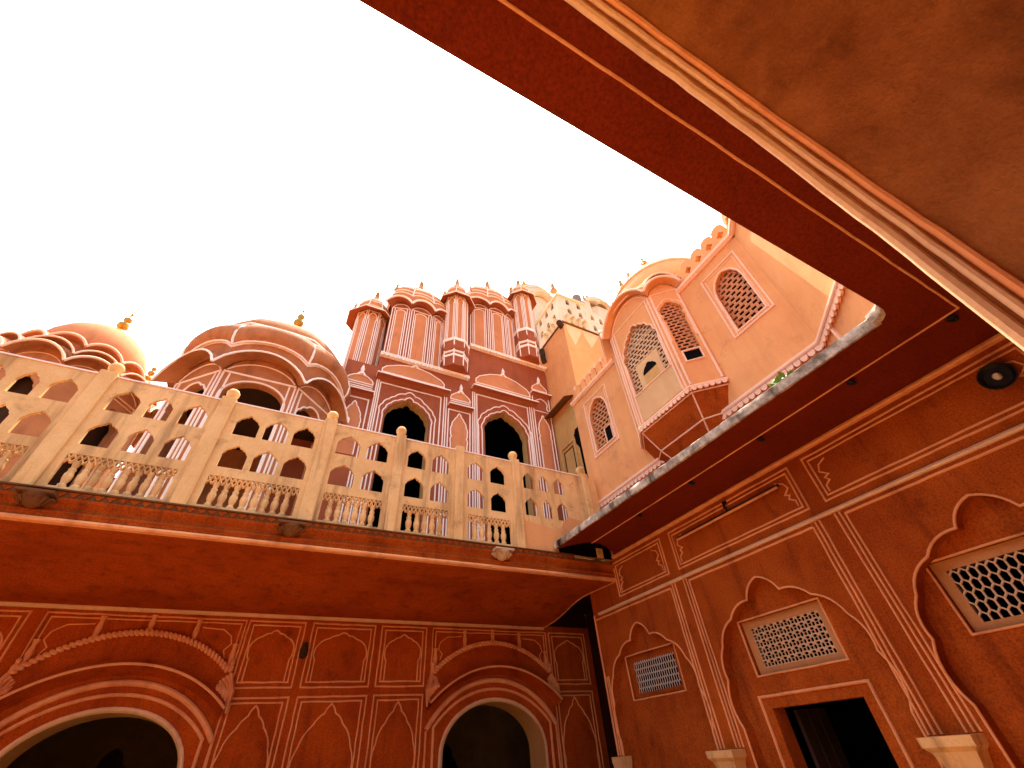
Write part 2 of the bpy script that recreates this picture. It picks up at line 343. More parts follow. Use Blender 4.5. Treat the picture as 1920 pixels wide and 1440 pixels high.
part('cornice_band', 'awning_brown', bal, lambda m: sweep(m, CF, [(-.03, 2.316), (.04, 2.316), (.04, 2.385), (.07, 2.388), (.07, 2.402), (-.03, 2.402)], -8.2, 4.2, 30))
def zig(m):
    x = -4.2
    while x < 4.1:
        prism(m, CF, [(x, 2.38), (x+.05, 2.322), (x+.1, 2.38)], [], .038, .052); x += .105
tag(part('dentil_row', 'terracotta', bal, zig), kind='stuff')
sp = None
for x in (-2.41, -.02, 2.87):
    def spout(m):
        n0 = len(m.v); lathe(m, (x, 5.65, 2.17), [(.02, 0), (.06, .02), (.09, .05), (.115, .09), (.125, .12), (.125, .13)], 14)
        for k in range(9):
            a = math.pi+math.pi*k/8; tube(m, [(x+.115*math.cos(a), 5.67+.1*math.sin(a), 2.30+H), (x+.145*math.cos(a), 5.67+.125*math.sin(a), 2.26+H), (x+.09*math.cos(a), 5.67+.08*math.sin(a), 2.21+H)], [.016, .027, .01], 6)
        box(m, (x-.15, 5.53, 2.295+H), (x+.15, 5.73, 2.322+H))
    part('spout_bracket', 'awning_brown' if x < 2 else 'jali_stone', bal, spout, smooth=True)

# ================================================================== BALCONY RAILING
RF = FY(5.72)
rl = thing('balcony_railing', 'pierced cream stone railing with ball-topped posts and little arched openings along the balcony', 'railing', (1, 5.8, H+2.4))
def little(a, b, z0, h=.33):
    c = (a+b)/2; hw = (b-a)/2
    return cusped(c, [(hw, z0), (hw, z0+h*.5), (hw*.80, z0+h*.72), (hw*.48, z0+h*.86), (hw*.2, z0+h*.93), (0, z0+h*1.02)], .16, 3)
cols = [(-3.33, -3.13), (-3.03, -2.77), (-2.435, -2.145), (-2.055, -1.80), (-1.69, -1.41), (-1.07, -.785), (-.71, -.415), (-.345, -.055), (.255, .585), (.69, 1.01), (1.325, 1.616), (1.72, 2.01), (2.34, 2.63), (2.75, 3.03)]
cols += [(-3.99, -3.72), (-3.64, -3.43), (-4.6, -4.3)]
holes = []
for a, b in cols:
    holes += [little(a, b, 2.97), little(a, b, 3.465)]
for a, b in ((3.39, 3.605), (3.71, 3.915), (4.02, 4.25)): holes.append(little(a, b, 3.485, .31))
for a, b in ((3.39, 3.63), (3.73, 3.93), (4.03, 4.26)): holes.append(little(a, b, 2.99, .33))
BR = [(-3.75, -2.78), (-2.45, -1.42), (-1.10, -.06), (.25, 1.03), (1.33, 2.025), (2.35, 3.085)]
holes += [rect(a, b, 2.455, 2.845) for a, b in BR]
part('railing_panel', 'sandstone', rl, prism, RF, rect(-5.4, 5.0, 2.404, 3.955), holes, -.04, 0)
part('railing_cap', 'white_line', rl, lambda m: sweep(m, RF, [(-.055, 3.956), (.012, 3.956), (.012, 3.975), (-.055, 3.975)], -5.4, 4.64))
part('blind_arch', 'sandstone', rl, lambda m: strip(m, RF, little(4.34, 4.56, 3.49, .3), .018, .012))
posts = (-3.95, -2.61, -1.265, .095, 1.175, 2.185, 3.24, 4.74)
for i, x in enumerate(posts):
    wv = .09 if i < 4 else .075
    p = part('post', 'sandstone', rl, lambda m: prism(m, Fr((0, 5.72, 0), (1, 0, 0), (0, 1, 0), (0, 0, 1)), [(x-wv, -.045), (x-wv+.02, -.06), (x+wv-.02, -.06), (x+wv, -.045), (x+wv, .16), (x-wv, .16)], [], 2.404, 4.0 if i != 5 else 4.02))
    if i != 5:
        part('post_knob', 'sandstone', p, lambda m: lathe(m, (x, 5.77, 4.0), [(.05, 0), (.062, .02), (.05, .04), (.066, .065), (.084, .11), (.084, .145), (.062, .185), (.02, .205)], 14))
b0 = None
for a, b in BR:
    n = max(6, round((b-a)/.118)); stp = (b-a)/n
    for k in range(n+1):
        x = a+k*stp
        if 0 < k < n:
            if b0 is None:
                b0 = part('baluster', 'sandstone', rl, lambda m: lathe(m, (x, 5.755, 2.455), [(.04, 0), (.04, .03), (.026, .045), (.042, .1), (.044, .15), (.03, .19), (.037, .215), (.024, .235), (.034, .27), (.04, .30)], 10)); bx = x
            else: clone(b0, (x-bx, 0, 0))
    def latt(m):
        s2 = stp*.5; k = 0
        while a+k*s2 < b-.01:
            x = a+k*s2
            for (p, q) in (((x, 2.74), (x+s2, 2.845)), ((x, 2.845), (x+s2, 2.74))): strip(m, Fr((0, 5.75, 0), (1, 0, 0), (0, 0, 1), (0, -1, 0)), [p, q], .022, .03)
            k += 1
    part('diamond_lattice', 'sandstone', rl, latt)
part('plaster_patch', 'rose', rl, prism, RF, [(3.27, 2.405), (5.0, 2.405), (5.0, 2.98), (4.7, 2.96), (4.55, 3.03), (4.22, 3.06), (4.1, 2.95), (4.06, 2.86), (3.9, 2.80), (3.6, 2.85), (3.32, 2.88)], [], .003, .02)

# ================================================================== NICHE WALL (right side)
XR = 5.0; R = FX(XR); RB = FX(5.155)
nw = thing('niche_wall', 'terracotta wall with three cusped niches, pierced stone windows and a dark doorway', 'wall', (5.3, 3.2, 0))
NC = (5.47, 3.29, 1.115, -1.08); PIL = (4.42, 2.215, .02, 6.57)
nodes = [(.865, -H+.01), (.865, .07), (.862, .51), (.78, .83), (.53, 1.075), (.22, 1.21), (0, 1.405)]
part('wall_face', 'terracotta', nw, prism, R, rect(-2.2, 6.47, -H, 2.45), [cusped(c, nodes, .13, 6) for c in NC], -.154, 0)
wins = [(5.525, .44, .58, .965), (3.33, .435, .575, .965), (1.13, .53, .575, .975)]
part('niche_back', 'terracotta', nw, prism, RB, rect(-2.2, 6.47, -H, 2.45), [rect(c-h_-.09, c+h_+.09, z0-.065, z1+.085) for c, h_, z0, z1 in wins] + [rect(3.33-.495, 3.33+.50, -H+.01, .216)], -.2, 0)
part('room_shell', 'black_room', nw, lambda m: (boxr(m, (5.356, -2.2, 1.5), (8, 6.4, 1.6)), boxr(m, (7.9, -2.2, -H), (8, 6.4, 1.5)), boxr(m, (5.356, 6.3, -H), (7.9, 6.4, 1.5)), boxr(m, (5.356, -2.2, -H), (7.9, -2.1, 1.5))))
for c in NC[:3]:
    part('niche_edge', 'line_peach', nw, strip, R, cusped(c, nodes, .13, 6), .021, .013)
def hexlat(m, fr, c, hw, z0, z1, nc, nr, wall, dep, d):
    dw = 2*hw/nc; rh = (z1-z0)/nr
    for r in range(nr+1):
        for k in range(-1, nc+1):
            x = c-hw+(k+.5+(.5 if r % 2 else 0))*dw; z = z0+(r+.25)*rh
            if x < c-hw-dw*.3 or x > c+hw+dw*.3: continue
            P = [(x, z+rh*.66), (x+dw/2, z+rh*.34), (x+dw/2, z-rh*.34), (x, z-rh*.66), (x-dw/2, z-rh*.34), (x-dw/2, z+rh*.34)]
            Q = [(x+(p[0]-x)*(1-wall*1.0), z+(p[1]-z)*(1-wall*.55)) for p in P]
            cl = lambda p: (min(max(p[0], c-hw), c+hw), min(max(p[1], z0), z1))
            P = [cl(p) for p in P]; Q = [cl(q) for q in Q]
            vs = [fr.p(*p, d) for p in P]+[fr.p(*q, d) for q in Q]+[fr.p(*q, d-dep) for q in Q]; fs = []
            for i in range(6):
                j = (i+1) % 6; fs += [[i, j, 6+j, 6+i], [6+i, 6+j, 12+j, 12+i]]
            m.add(vs, fs)
def starlat(m, fr, c, hw, z0, z1, nc, nr, dep, d):     # upright ovals, squares and lying hexagons
    tw = 2*hw/nc; th = (z1-z0)/nr
    def hx(x, z, a, b): return [(x-a, z-b*.55), (x, z-b), (x+a, z-b*.55), (x+a, z+b*.55), (x, z+b), (x-a, z+b*.55)]
    def hz(x, z, a, b): return [(x-a, z), (x-a*.55, z-b), (x+a*.55, z-b), (x+a, z), (x+a*.55, z+b), (x-a*.55, z+b)]
    for r in range(nr):
        for k in range(nc):
            x = c-hw+k*tw; z = z0+r*th
            prism(m, fr, rect(x, x+tw, z, z+th), [hx(x+.22*tw, z+.38*th, .175*tw, .36*th), rect(x+.52*tw, x+.90*tw, z+.15*th, z+.54*th), hz(x+.70*tw, z+.79*th, .285*tw, .19*th)], d-dep, d)
lat = [lambda m: hexlat(m, RB, 5.525, .44, .58, .965, 19, 5, .20, .006, -.054), lambda m: starlat(m, RB, 3.33, .435, .575, .965, 10, 6, .012, -.054), lambda m: hexlat(m, RB, 1.13, .53, .575, .975, 16, 5, .22, .02, -.054)]
for (c, h_, z0, z1), f, mt in zip(wins, lat, ('jali_pale', 'jali_stone', 'jali_stone')):
    j = part('jali_window', mt, nw, f)
    part('window_frame', 'line_peach', j, strip, RB, rect(c-h_-.095, c+h_+.095, z0-.07, z1+.09), .02, .014, closed=True, wob=.003)
    part('window_margin', 'jali_margin' if c < 5 else 'terracotta', j, prism, RB, rect(c-h_-.085, c+h_+.085, z0-.06, z1+.08), [rect(c-h_, c+h_, z0, z1)], -.11, -.05)
dr = part('doorway_frame', 'line_peach', nw, strip, RB, [(3.33-.61, -H+.01), (3.33-.61, .323), (3.33+.61, .323), (3.33+.61, -H+.01)], .03, .022, wob=.003)
part('door_leaf', 'wood', dr, lambda m: [boxr(m, (5.42+i*.16, 3.74-i*.01, -H+.03), (5.57+i*.16, 3.78-i*.01, .19)) for i in range(3)])
for y in PIL[:3]:
    for s in (-1, 1):
        for k, o in enumerate((.18, .135, .085)):
            zt = 1.645 if k == 0 else 1.685
            part('pilaster_line', 'line_peach', nw, strip, R, [(y+s*o, zt), (y+s*o, -.08)], .02, .014, wob=.0035)
    cp = part('capital', 'sandstone', nw, lambda m: lathe(m, (XR-.03, y, -.62), [(.13, 0), (.135, .1), (.12, .12), (.15, .3), (.21, .44), (.255, .47), (.26, .53)], 4, rot=math.pi/4), smooth=False)
    part('column_shaft', 'sandstone', nw, lambda m: lathe(m, (XR-.03, y, -H), [(.16, 0), (.16, .12), (.12, .15), (.125, .5), (.115, .93)], 12))
part('capital', 'sandstone', nw, lambda m: lathe(m, (XR-.0, 6.40, -.62), [(.10, 0), (.10, .1), (.10, .12), (.11, .3), (.13, .44), (.14, .47), (.14, .53)], 4, rot=math.pi/4), smooth=False)
part('pilaster_line', 'line_peach', nw, strip, R, [(6.45, 1.72), (6.45, -.08)], .03, .02, wob=.003)
for o in (6.40, 6.36): part('pilaster_line', 'line_peach', nw, strip, R, [(o, .85), (o, -.08)], .018, .012, wob=.003)
for a, b in ((2.215+.18, 4.42-.18), (4.42+.18, 6.45), (.02+.18, 2.215-.18), (-2.1, -.16)):
    part('cornice_line', 'line_peach', nw, strip, R, [(a, 1.645), (b, 1.645)], .026, .02, wob=.003)
part('cornice_roll', 'line_cream', nw, lambda m: sweep(m, R, [(-.01, 1.69), (.03, 1.692), (.045, 1.71), (.03, 1.73), (-.01, 1.732)], -2.2, 6.3, 30))
part('frieze_roll', 'line_peach', nw, lambda m: sweep(m, R, [(-.01, 2.40), (.035, 2.405), (.05, 2.425), (.045, 2.446), (-.01, 2.446)], -2.2, 5.65, 30))
for a, b in ((2.33, 4.345), (4.55, 5.7), (.11, 2.135)):
    part('frieze_frame', 'line_peach', nw, strip, R, rect(a, b, 1.83, 2.34), .022, .014, closed=True, wob=.003)
    part('frieze_frame', 'line_peach', nw, strip, R, rect(a+.05, b-.05, 1.875, 2.29), .02, .012, closed=True, wob=.003)
    L = [(a+.09, 1.90), (a+.09, 1.97), (a+.15, 2.01), (a+.12, 2.05), (a+.17, 2.07), (a+.10, 2.13), (a+.13, 2.20), (a+.22, 2.24)]
    part('frieze_scroll', 'line_peach', nw, strip, R, L, .018, .011, wob=.002)
    part('frieze_scroll', 'line_peach', nw, strip, R, [(a+b-x, y) for x, y in L], .018, .011, wob=.002)

# ================================================================== EAVE (flat slab along two sides)
ev = thing('courtyard_eave', 'wide flat eave slab with dark red soffit and stained white edge above the niche wall', 'eave', (4.4, 2, H+2.45))
PL = Fr((0, 0, 0), (1, 0, 0), (0, 1, 0), (0, 0, 1))
ol = [(-9, .03), (4.995, .03), (4.995, 5.62), (4.86, 5.5), (4.62, 5.33), (4.4, 5.24), (4.2, 5.26), (4.02, 5.42), (3.86, 5.66), (3.842, 5.66), (3.842, .62), (3.83, .52), (3.79, .462), (3.72, .44), (-9, .44)]
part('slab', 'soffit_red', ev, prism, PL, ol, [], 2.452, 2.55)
part('weathered_edge', 'stained_edge', ev, lambda m: loft(m, [[Vector((x+random.uniform(-.004, .004), y, z+H+random.uniform(-.004, .004))) for x, z in ((3.844, 2.447), (3.822, 2.45), (3.816, 2.5), (3.822, 2.545), (3.85, 2.565), (3.95, 2.56))] for y in [.53+i*.09 for i in range(58)]]), smooth=True)
part('edge_return', 'stained_edge', ev, lambda m: tube(m, [(3.83, .56, 2.51+H), (3.815, .5, 2.515+H), (3.77, .44, 2.52+H), (3.7, .42, 2.52+H)], [.06, .058, .05, .03], 8, flat=1.1), smooth=True)
SF = Fr((0, 0, 2.452), (1, 0, 0), (0, 1, 0), (0, 0, -1))
part('soffit_line', 'line_peach', ev, strip, SF, [(4.275, 5.26), (4.275, .165), (-9, .165)], .018, .010, wob=.0018)
for y in (4.137, 3.14, 2.096, 1.084, .245):
    part('iron_hook', 'black_iron', ev, lambda m: (tube(m, [(4.31, y, 2.45+H), (4.31, y, 2.42+H)], .02, 8), tube(m, [(4.31+.035*math.cos(a), y+.035*math.sin(a)*.7, 2.415+H+.012*math.sin(a)) for a in [i*math.pi/5 for i in range(10)]], .014, 6, closed=True)))
part('gap_shade', 'black_room', ev, lambda m: (boxr(m, (3.9, 5.2, 2.56), (4.99, 5.7, 2.6)), boxr(m, (3.93, 5.672, 2.404), (4.985, 5.69, 2.56))))  # black plates that stand in for the shade inside the gap

# ================================================================== NEAR ARCHWAY (the camera stands in it)
aw = thing('near_archway', 'thick rough plastered archway overhead with a doubled cream roll moulding on its rim', 'archway', (0, -.5, 0))
AF = FY(.02)
aro = ell(0, 1.3, 1.3, .8, -H+.002, 40)
part('arch_wall', 'arch_brown', aw, prism, AF, rect(-9, 4.99, -H, 2.445), [aro], 0, 1.15)
def rim(m, y, r, rr):
    tube(m, [(x*(1-rr), y+random.uniform(-.0015, .0015), .8+H+(z-.8)*(1-rr)+random.uniform(-.002, .002)) if z > .8 else (x*(1-rr), y, z+H) for x, z in ell(0, 1.3, 1.3, .8, -H+.01, 60)], r, 8, up0=Vector((0, 1, 0)))
part('rim_roll', 'line_cream', aw, rim, .020, .017, .0, smooth=True)
part('rim_roll', 'line_cream', aw, rim, -.016, .011, .002, smooth=True)
part('rim_roll', 'line_peach', aw, rim, -.044, .012, .0, smooth=True)
part('veranda', 'terracotta_deep', aw, lambda m: (boxr(m, (-9, -5, 2.2), (8, -1.13, 2.4)), boxr(m, (-9, -5.2, -H), (8, -5, 2.4))))

# left wing closing the courtyard (outside the picture; it shades the yard)
lw = part('wing_wall', 'terracotta', None, lambda m: (boxr(m, (-8.9, .03, -H), (-8.3, 8.0, 4.0)), boxr(m, (-8.3, .5, 2.46), (-7.3, 5.6, 2.55))))
tag(lw, 'plain terracotta wing closing the courtyard opposite the niche wall', 'wall')

# ================================================================== UPPER WALL above the eave
U = FX(5.05)
uw = thing('upper_wall', 'salmon plastered upper storey with two lattice windows and a pierced scalloped parapet', 'wall', (5.3, 3.5, H+2.56))
CH = Fr((5.05, 1.25, 0), (-.70711, -.70711, 0), (0, 0, 1), (-.70711, .70711, 0))     # 45 degree corner wall
op2 = [(-.245, 4.43), (.245, 4.43), (.245, 5.2), (.225, 5.36), (.16, 5.5), (.06, 5.585), (0, 5.61), (-.06, 5.585), (-.16, 5.5), (-.225, 5.36), (-.245, 5.2)]
W2 = [(1.725+x*1.02, z) for x, z in op2]; W1 = [(5.20+x*1.22, z+.03) for x, z in op2]
part('wall_body', 'rose', uw, prism, U, rect(1.25, 5.93, 2.552, 6.0), [W1, W2], -.22, 0)
part('corner_wall', 'rose', uw, prism, CH, rect(.0, 2.4, 2.552, 6.0), [], -.2, 0)
part('end_wall', 'rose', uw, lambda m: boxr(m, (5.27, 5.70, 2.56), (6.09, 5.93, 6.0)))
part('roof_slab', 'roof_stone', uw, lambda m: boxr(m, (5.28, -2, 5.75), (8.5, 5.69, 5.9)))
part('lattice_backing', 'black_room', uw, lambda m: (boxr(m, (5.275, 4.7, 4.3), (5.285, 5.65, 5.74)), boxr(m, (5.275, 1.4, 4.3), (5.285, 2.1, 5.74))))  # black sheets added behind the lattices so the slots look unlit
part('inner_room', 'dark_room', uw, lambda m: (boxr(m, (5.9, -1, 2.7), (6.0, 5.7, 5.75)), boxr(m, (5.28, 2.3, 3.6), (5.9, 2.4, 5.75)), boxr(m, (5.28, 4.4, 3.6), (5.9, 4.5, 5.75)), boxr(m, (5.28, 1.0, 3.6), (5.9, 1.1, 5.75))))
def slots(m, fr, a0, a1, b0, b1, rh, sw, bar, d0, d1, skip=None):
    r = 0; z = b0
    while z < b1:
        frbox(m, fr, a0, a1, z-bar/2, z+bar/2, d0, d1)
        x = a0+(sw/2 if r % 2 else 0)
        while x < a1:
            if x > a0: frbox(m, fr, x-bar*.62, x+bar*.62, z+bar/2, z+rh-bar/2, d0, d1-.002)
            x += sw
        z += rh; r += 1
for W, nm in ((W1, 0), (W2, 1)):
    c = 5.2 if nm == 0 else 1.725; hw = .31 if nm == 0 else .26
    j = part('lattice_window', 'jali_rose', uw, slots, U, c-hw, c+hw, 4.42, 5.68, .083, .118 if nm else .13, .034, -.075, -.06)
    part('window_rim', 'rose_line', j, strip, U, W, .035, .02, closed=True)
    part('window_frame', 'rose_line', j, strip, U, rect(c-hw-.07, c+hw+.07, 4.37, 5.74), .032, .018, closed=True)
    part('window_frame', 'rose_line', j, strip, U, rect(c-hw-.015, c+hw+.015, 4.40, 5.68), .015, .010, closed=True)
    if nm == 0:
        part('peep_window', 'rose_line', j, strip, U, rect(5.0, 5.2, 4.49, 4.86), .03, .02, closed=True, d=-.06)
        part('peep_window_dark', 'black_room', j, frbox, U, 5.0, 5.2, 4.49, 4.86, -.11, -.055)
# base moulding with scallops
mold = [(-.01, 3.44), (.05, 3.44), (.06, 3.46), (.06, 3.49), (.035, 3.51), (-.01, 3.51)]
part('base_moulding', 'rose_line', uw, lambda m: sweep(m, U, mold, 1.235, 5.93)); part('base_moulding', 'rose_line', uw, lambda m: sweep(m, CH, mold, -.02, 2.4))
sc0 = None
def scal(m, fr, a, dd=.014):
    prism(m, fr, [(a-.045, 3.44)] + [(a-.045*math.cos(math.pi*i/8), 3.41-.052*math.sin(math.pi*i/8)) for i in range(9)] + [(a+.045, 3.44)], [], .012, .012+dd*2.2)
k = 0
while 1.29+k*.097 < 5.9:
    y = 1.29+k*.097
    if sc0 is None: sc0 = part('scallop', 'rose_line', uw, scal, U, y); y0 = y
    else: clone(sc0, (0, y-y0, 0))
    k += 1
sc1 = None
for k in range(22):
    if sc1 is None: sc1 = part('scallop', 'rose_line', uw, scal, CH, .06)
    else: clone(sc1, (-.70711*.097*k, -.70711*.097*k, 0))
part('pipe_line', 'rose_line', uw, strip, CH, [(.33, 3.38), (.33, 2.56)], .05, .03)
# parapet
pm = [(-.01, 5.96), (.03, 5.96), (.07, 6.0), (.07, 6.05), (.03, 6.075), (-.2, 6.075), (-.2, 5.96)]
part('parapet_moulding', 'rose_line', uw, lambda m: sweep(m, U, pm, 1.22, 2.46)); part('parapet_moulding', 'rose_line', uw, lambda m: sweep(m, U, pm, 4.34, 5.95)); part('parapet_moulding', 'rose_line', uw, lambda m: sweep(m, CH, pm, -.03, 2.4))
def quat(c, z, r): return [(c+r*math.cos(a)*(.72+.38*abs(math.cos(2*a))), z+r*1.25*math.sin(a)*(.72+.38*abs(math.cos(2*a)))) for a in [i*math.pi/8 for i in range(16)]]
def crest(m, fr, cs, st):
    for c in cs:
        out = [(c-st/2, 6.076), (c+st/2, 6.076), (c+st/2, 6.36)] + [(c+st*.5*math.cos(math.pi*i/6), 6.38+.13*math.sin(math.pi*i/6)) for i in range(1, 6)] + [(c-st/2, 6.36)]
        prism(m, fr, out, [quat(c, 6.25, .062)[::-1]], -.16, .0)
for c in [1.40+i*.243 for i in range(5)]: part('parapet_merlon', 'rose', uw, crest, U, [c], .243)
for c in [.12+i*.243 for i in range(9)]: part('parapet_merlon', 'rose', uw, crest, CH, [c], .243)
for i in range(7):
    c = 4.44+i*.205
    part('parapet_lozenge', 'rose', uw, prism, U, [(c-.055, 6.076), (c+.055, 6.076), (c+.095, 6.22), (c+.055, 6.40), (c-.055, 6.40), (c-.095, 6.22)], [], -.12, -.0)
    part('parapet_bead', 'rose_line', uw, prism, U, [(c+.10-.05, 6.42), (c+.10, 6.33), (c+.10+.05, 6.42), (c+.10, 6.47)], [], -.1, -.01)

# ================================================================== domed kiosks (bays, pavilions)
def offs(pts, o):
    n = len(pts); out = []
    for i in range(n):
        p, a, b = Vector(pts[i]), Vector(pts[i-1]), Vector(pts[(i+1) % n])
        d1 = (p-a).normalized(); d2 = (b-p).normalized(); n1 = Vector((d1.y, -d1.x)); n2 = Vector((d2.y, -d2.x)); nn = (n1+n2)
        out.append(tuple(p+nn*(o/max(.3, 1+n1.dot(n2)))))
    return out
def ngon(c, R_, n, rot): return [(c[0]+R_*math.cos(rot+2*math.pi*i/n), c[1]+R_*math.sin(rot+2*math.pi*i/n)) for i in range(n)]
def octo(x0, x1, y0, dg, dep): return [(x0, y0), (x1, y0), (x1+dg, y0+dep), (x1+dg, y0+dep+(x1-x0)), (x1, y0+2*dep+(x1-x0)), (x0, y0+2*dep+(x1-x0)), (x0-dg, y0+dep+(x1-x0)), (x0-dg, y0+dep)]
def finial(par, x, y, z, h, r, mat='gilt'):
    f = [(r*.5, -.04), (r*.55, 0), (r*1.0, h*.06), (r*.9, h*.14), (r*.35, h*.2), (r*.3, h*.26), (r*.7, h*.34), (r*.72, h*.44), (r*.28, h*.52), (r*.26, h*.56), (r*.5, h*.62), (r*.5, h*.7), (r*.2, h*.76), (r*.13, h*.9), (r*.22, h*.93), (r*.02, h)]
    return part('finial', mat, par, lambda m: lathe(m, (x, y, z), f, 12))
def bell(par, x, y, z, h, r):
    f = [(r*.9, -.05), (r*1.1, 0), (r*1.0, h*.05), (r*.85, h*.12), (r*.62, h*.3), (r*.45, h*.48), (r*.42, h*.52), (r*.55, h*.56), (r*.3, h*.62), (r*.25, h*.68), (r*.4, h*.74), (r*.38, h*.8), (r*.14, h*.86), (r*.1, h*.95), (r*.02, h)]
    return part('finial', 'finial_stone', par, lambda m: lathe(m, (x, y, z), f, 12))
def eave(par, pts, faces, zc, rise, out, drop, mat, emat, er=.022, th=.045, N=12):
    O = offs(pts, out); n = len(pts); mb = MB(); ed = []
    for i in faces:
        A, Bp = Vector(pts[i]), Vector(pts[(i+1) % n]); Ao, Bo = Vector(O[i]), Vector(O[(i+1) % n]); r1, r2, r3, r4 = [], [], [], []
        for k in range(N+1):
            t = k/N; s = 4*t*(1-t); s = s**.8 if rise else 0
            pi_ = A.lerp(Bp, t); po = Ao.lerp(Bo, t); zi = zc+rise*s; zo = zc-drop+rise*1.12*s
            m_ = pi_.lerp(po, .55); zm = zi*.45+zo*.55+.03
            r1.append(Vector((pi_.x, pi_.y, zi+H))); r2.append(Vector((po.x, po.y, zo+H))); r3.append(Vector((po.x, po.y, zo+th+H))); r4.append(Vector((pi_.x, pi_.y, zi+th*1.6+H)))
        loft(mb, [r1, r2, r3, r4]); ed.append(r3)
    e = mb.build('eave', mat, par, True)
    for r in ed: part('eave_edge', emat, e, lambda m: tube(m, [p+Vector((0, 0, -th*.4)) for p in r], er, 6))
    return e
def dome(par, pts, c, levels, rise, mat, lmat, bands=(), ribs=(), lr=.018, N=8, faces=None):
    n = len(pts); rows = []
    for li, (s, z, bul) in enumerate(levels):
        row = []; fall = max(0., 1-li/(len(levels)*.55))
        for i in range(n):
            A, Bp = Vector(pts[i]), Vector(pts[(i+1) % n])
            for k in range(N):
                t = k/N; q = 4*t*(1-t); p = A.lerp(Bp, t); d = (p-Vector(c)); p = Vector(c)+d*s*(1+bul*q)
                row.append(Vector((p.x, p.y, z+rise*(q**.8)*fall+H)))
        rows.append(row)
    mb = MB(); loft(mb, rows, True); m_ = len(rows[0]); mb.f.append([len(mb.v)-m_+i for i in range(m_)])
    o = mb.build('dome', mat, par, True)
    for b in bands: part('dome_band', lmat, o, lambda m: tube(m, rows[b], lr, 6, closed=True))
    for (b0_, b1_) in ribs:
        for i in (faces if faces is not None else range(n)): part('dome_rib', lmat, o, lambda m: tube(m, [rows[j][(i*N) % m_] for j in range(b0_, b1_+1)], lr, 6))
    return o
def face_wall(par, A, Bp, z0, zc, rise, mat, hole=None, th=.14, N=10):
    fr, L = face_frame(A, Bp)
    top = [(L*(1-k/N), zc+rise*(4*(k/N)*(1-k/N))**.8) for k in range(N+1)] if rise else [(L, zc), (0, zc)]
    part('wall_face', mat, par, prism, fr, [(0, z0), (L, z0)]+top, [hole] if hole else [], -th, 0)
    return fr, L
def blind(par, fr, L, z0, z1, lmat, pmat, lw=.03, m=.11, lobes=4, tymp=0.):
    for k, o in enumerate((.03, .105)):
        for x in (o, L-o): part('corner_line', lmat, par, strip, fr, [(x, z0), (x, z1)], lw, .015)
    part('architrave_line', lmat, par, strip, fr, [(.02, z1), (L-.02, z1)], lw, .015)
    nd = arch_nodes(L/2-m, z0, z1-.28*min(1, L), z1-.08, lobes); o = cusped(L/2, nd, .14, 3)
    part('blind_panel', pmat, par, prism, fr, o, [], .001, .006)
    part('panel_outline', lmat, par, strip, fr, o, lw*.9, .016, d=.005)
    if tymp: part('tympanum_line', lmat, par, strip, fr, [(.04+(L-.08)*k/10, z1+.03+tymp*.86*(4*(k/10)*(1-k/10))**.8) for k in range(11)], lw*.8, .012)

# ---- bay window (jharokha) on the upper wall
bw = thing('bay_window', 'salmon oriel bay with lattice screens, curved twin-arched eave and corbelled base', 'bay window', (4.9, 3.4, H+3.3))
bp = [(5.04, 4.335), (4.68, 3.955), (4.68, 2.835), (5.04, 2.465), (6.0, 2.465), (6.0, 4.335)]
f0, L0 = face_frame(bp[1], bp[2]); jn = [(.43, 4.50), (.43, 5.2), (.40, 5.42), (.31, 5.60), (.20, 5.74), (.09, 5.82), (0, 5.90)]
fo = cusped(L0/2, jn, .2, 4)
face_wall(bw, bp[1], bp[2], 3.90, 6.12, .46, 'rose', fo)
part('weathered_panel', 'rose_tan', bw, prism, f0, rect(.1, L0-.1, 3.97, 5.45), [[(L0/2-.43, 4.5), (L0/2+.43, 4.5), (L0/2+.43, 5.44), (L0/2-.43, 5.44)]], .001, .005)
j = part('lattice_window', 'jali_stone', bw, lambda m: (slots(m, f0, L0/2-.46, L0/2+.46, 4.47, 5.95, .072, .125, .028, -.066, -.05)))
pw = cusped(L0/2, [(.165, 4.515), (.165, 4.78), (.13, 4.87), (.06, 4.93), (0, 4.97)], .12, 3)
part('peep_window', 'rose_tan', j, prism, f0, rect(L0/2-.27, L0/2+.27, 4.44, 5.08), [pw], -.07, -.045)
part('peep_dark', 'black_room', j, frbox, f0, L0/2-.2, L0/2+.2, 4.45, 5.0, -.128, -.0485)
part('peep_shutter', 'ochre', j, frbox, f0, L0/2-.19, L0/2+.19, 4.46, 4.78, -.0484, -.0465)
part('lattice_rim', 'rose_line', j, strip, f0, fo, .03, .018, closed=True)
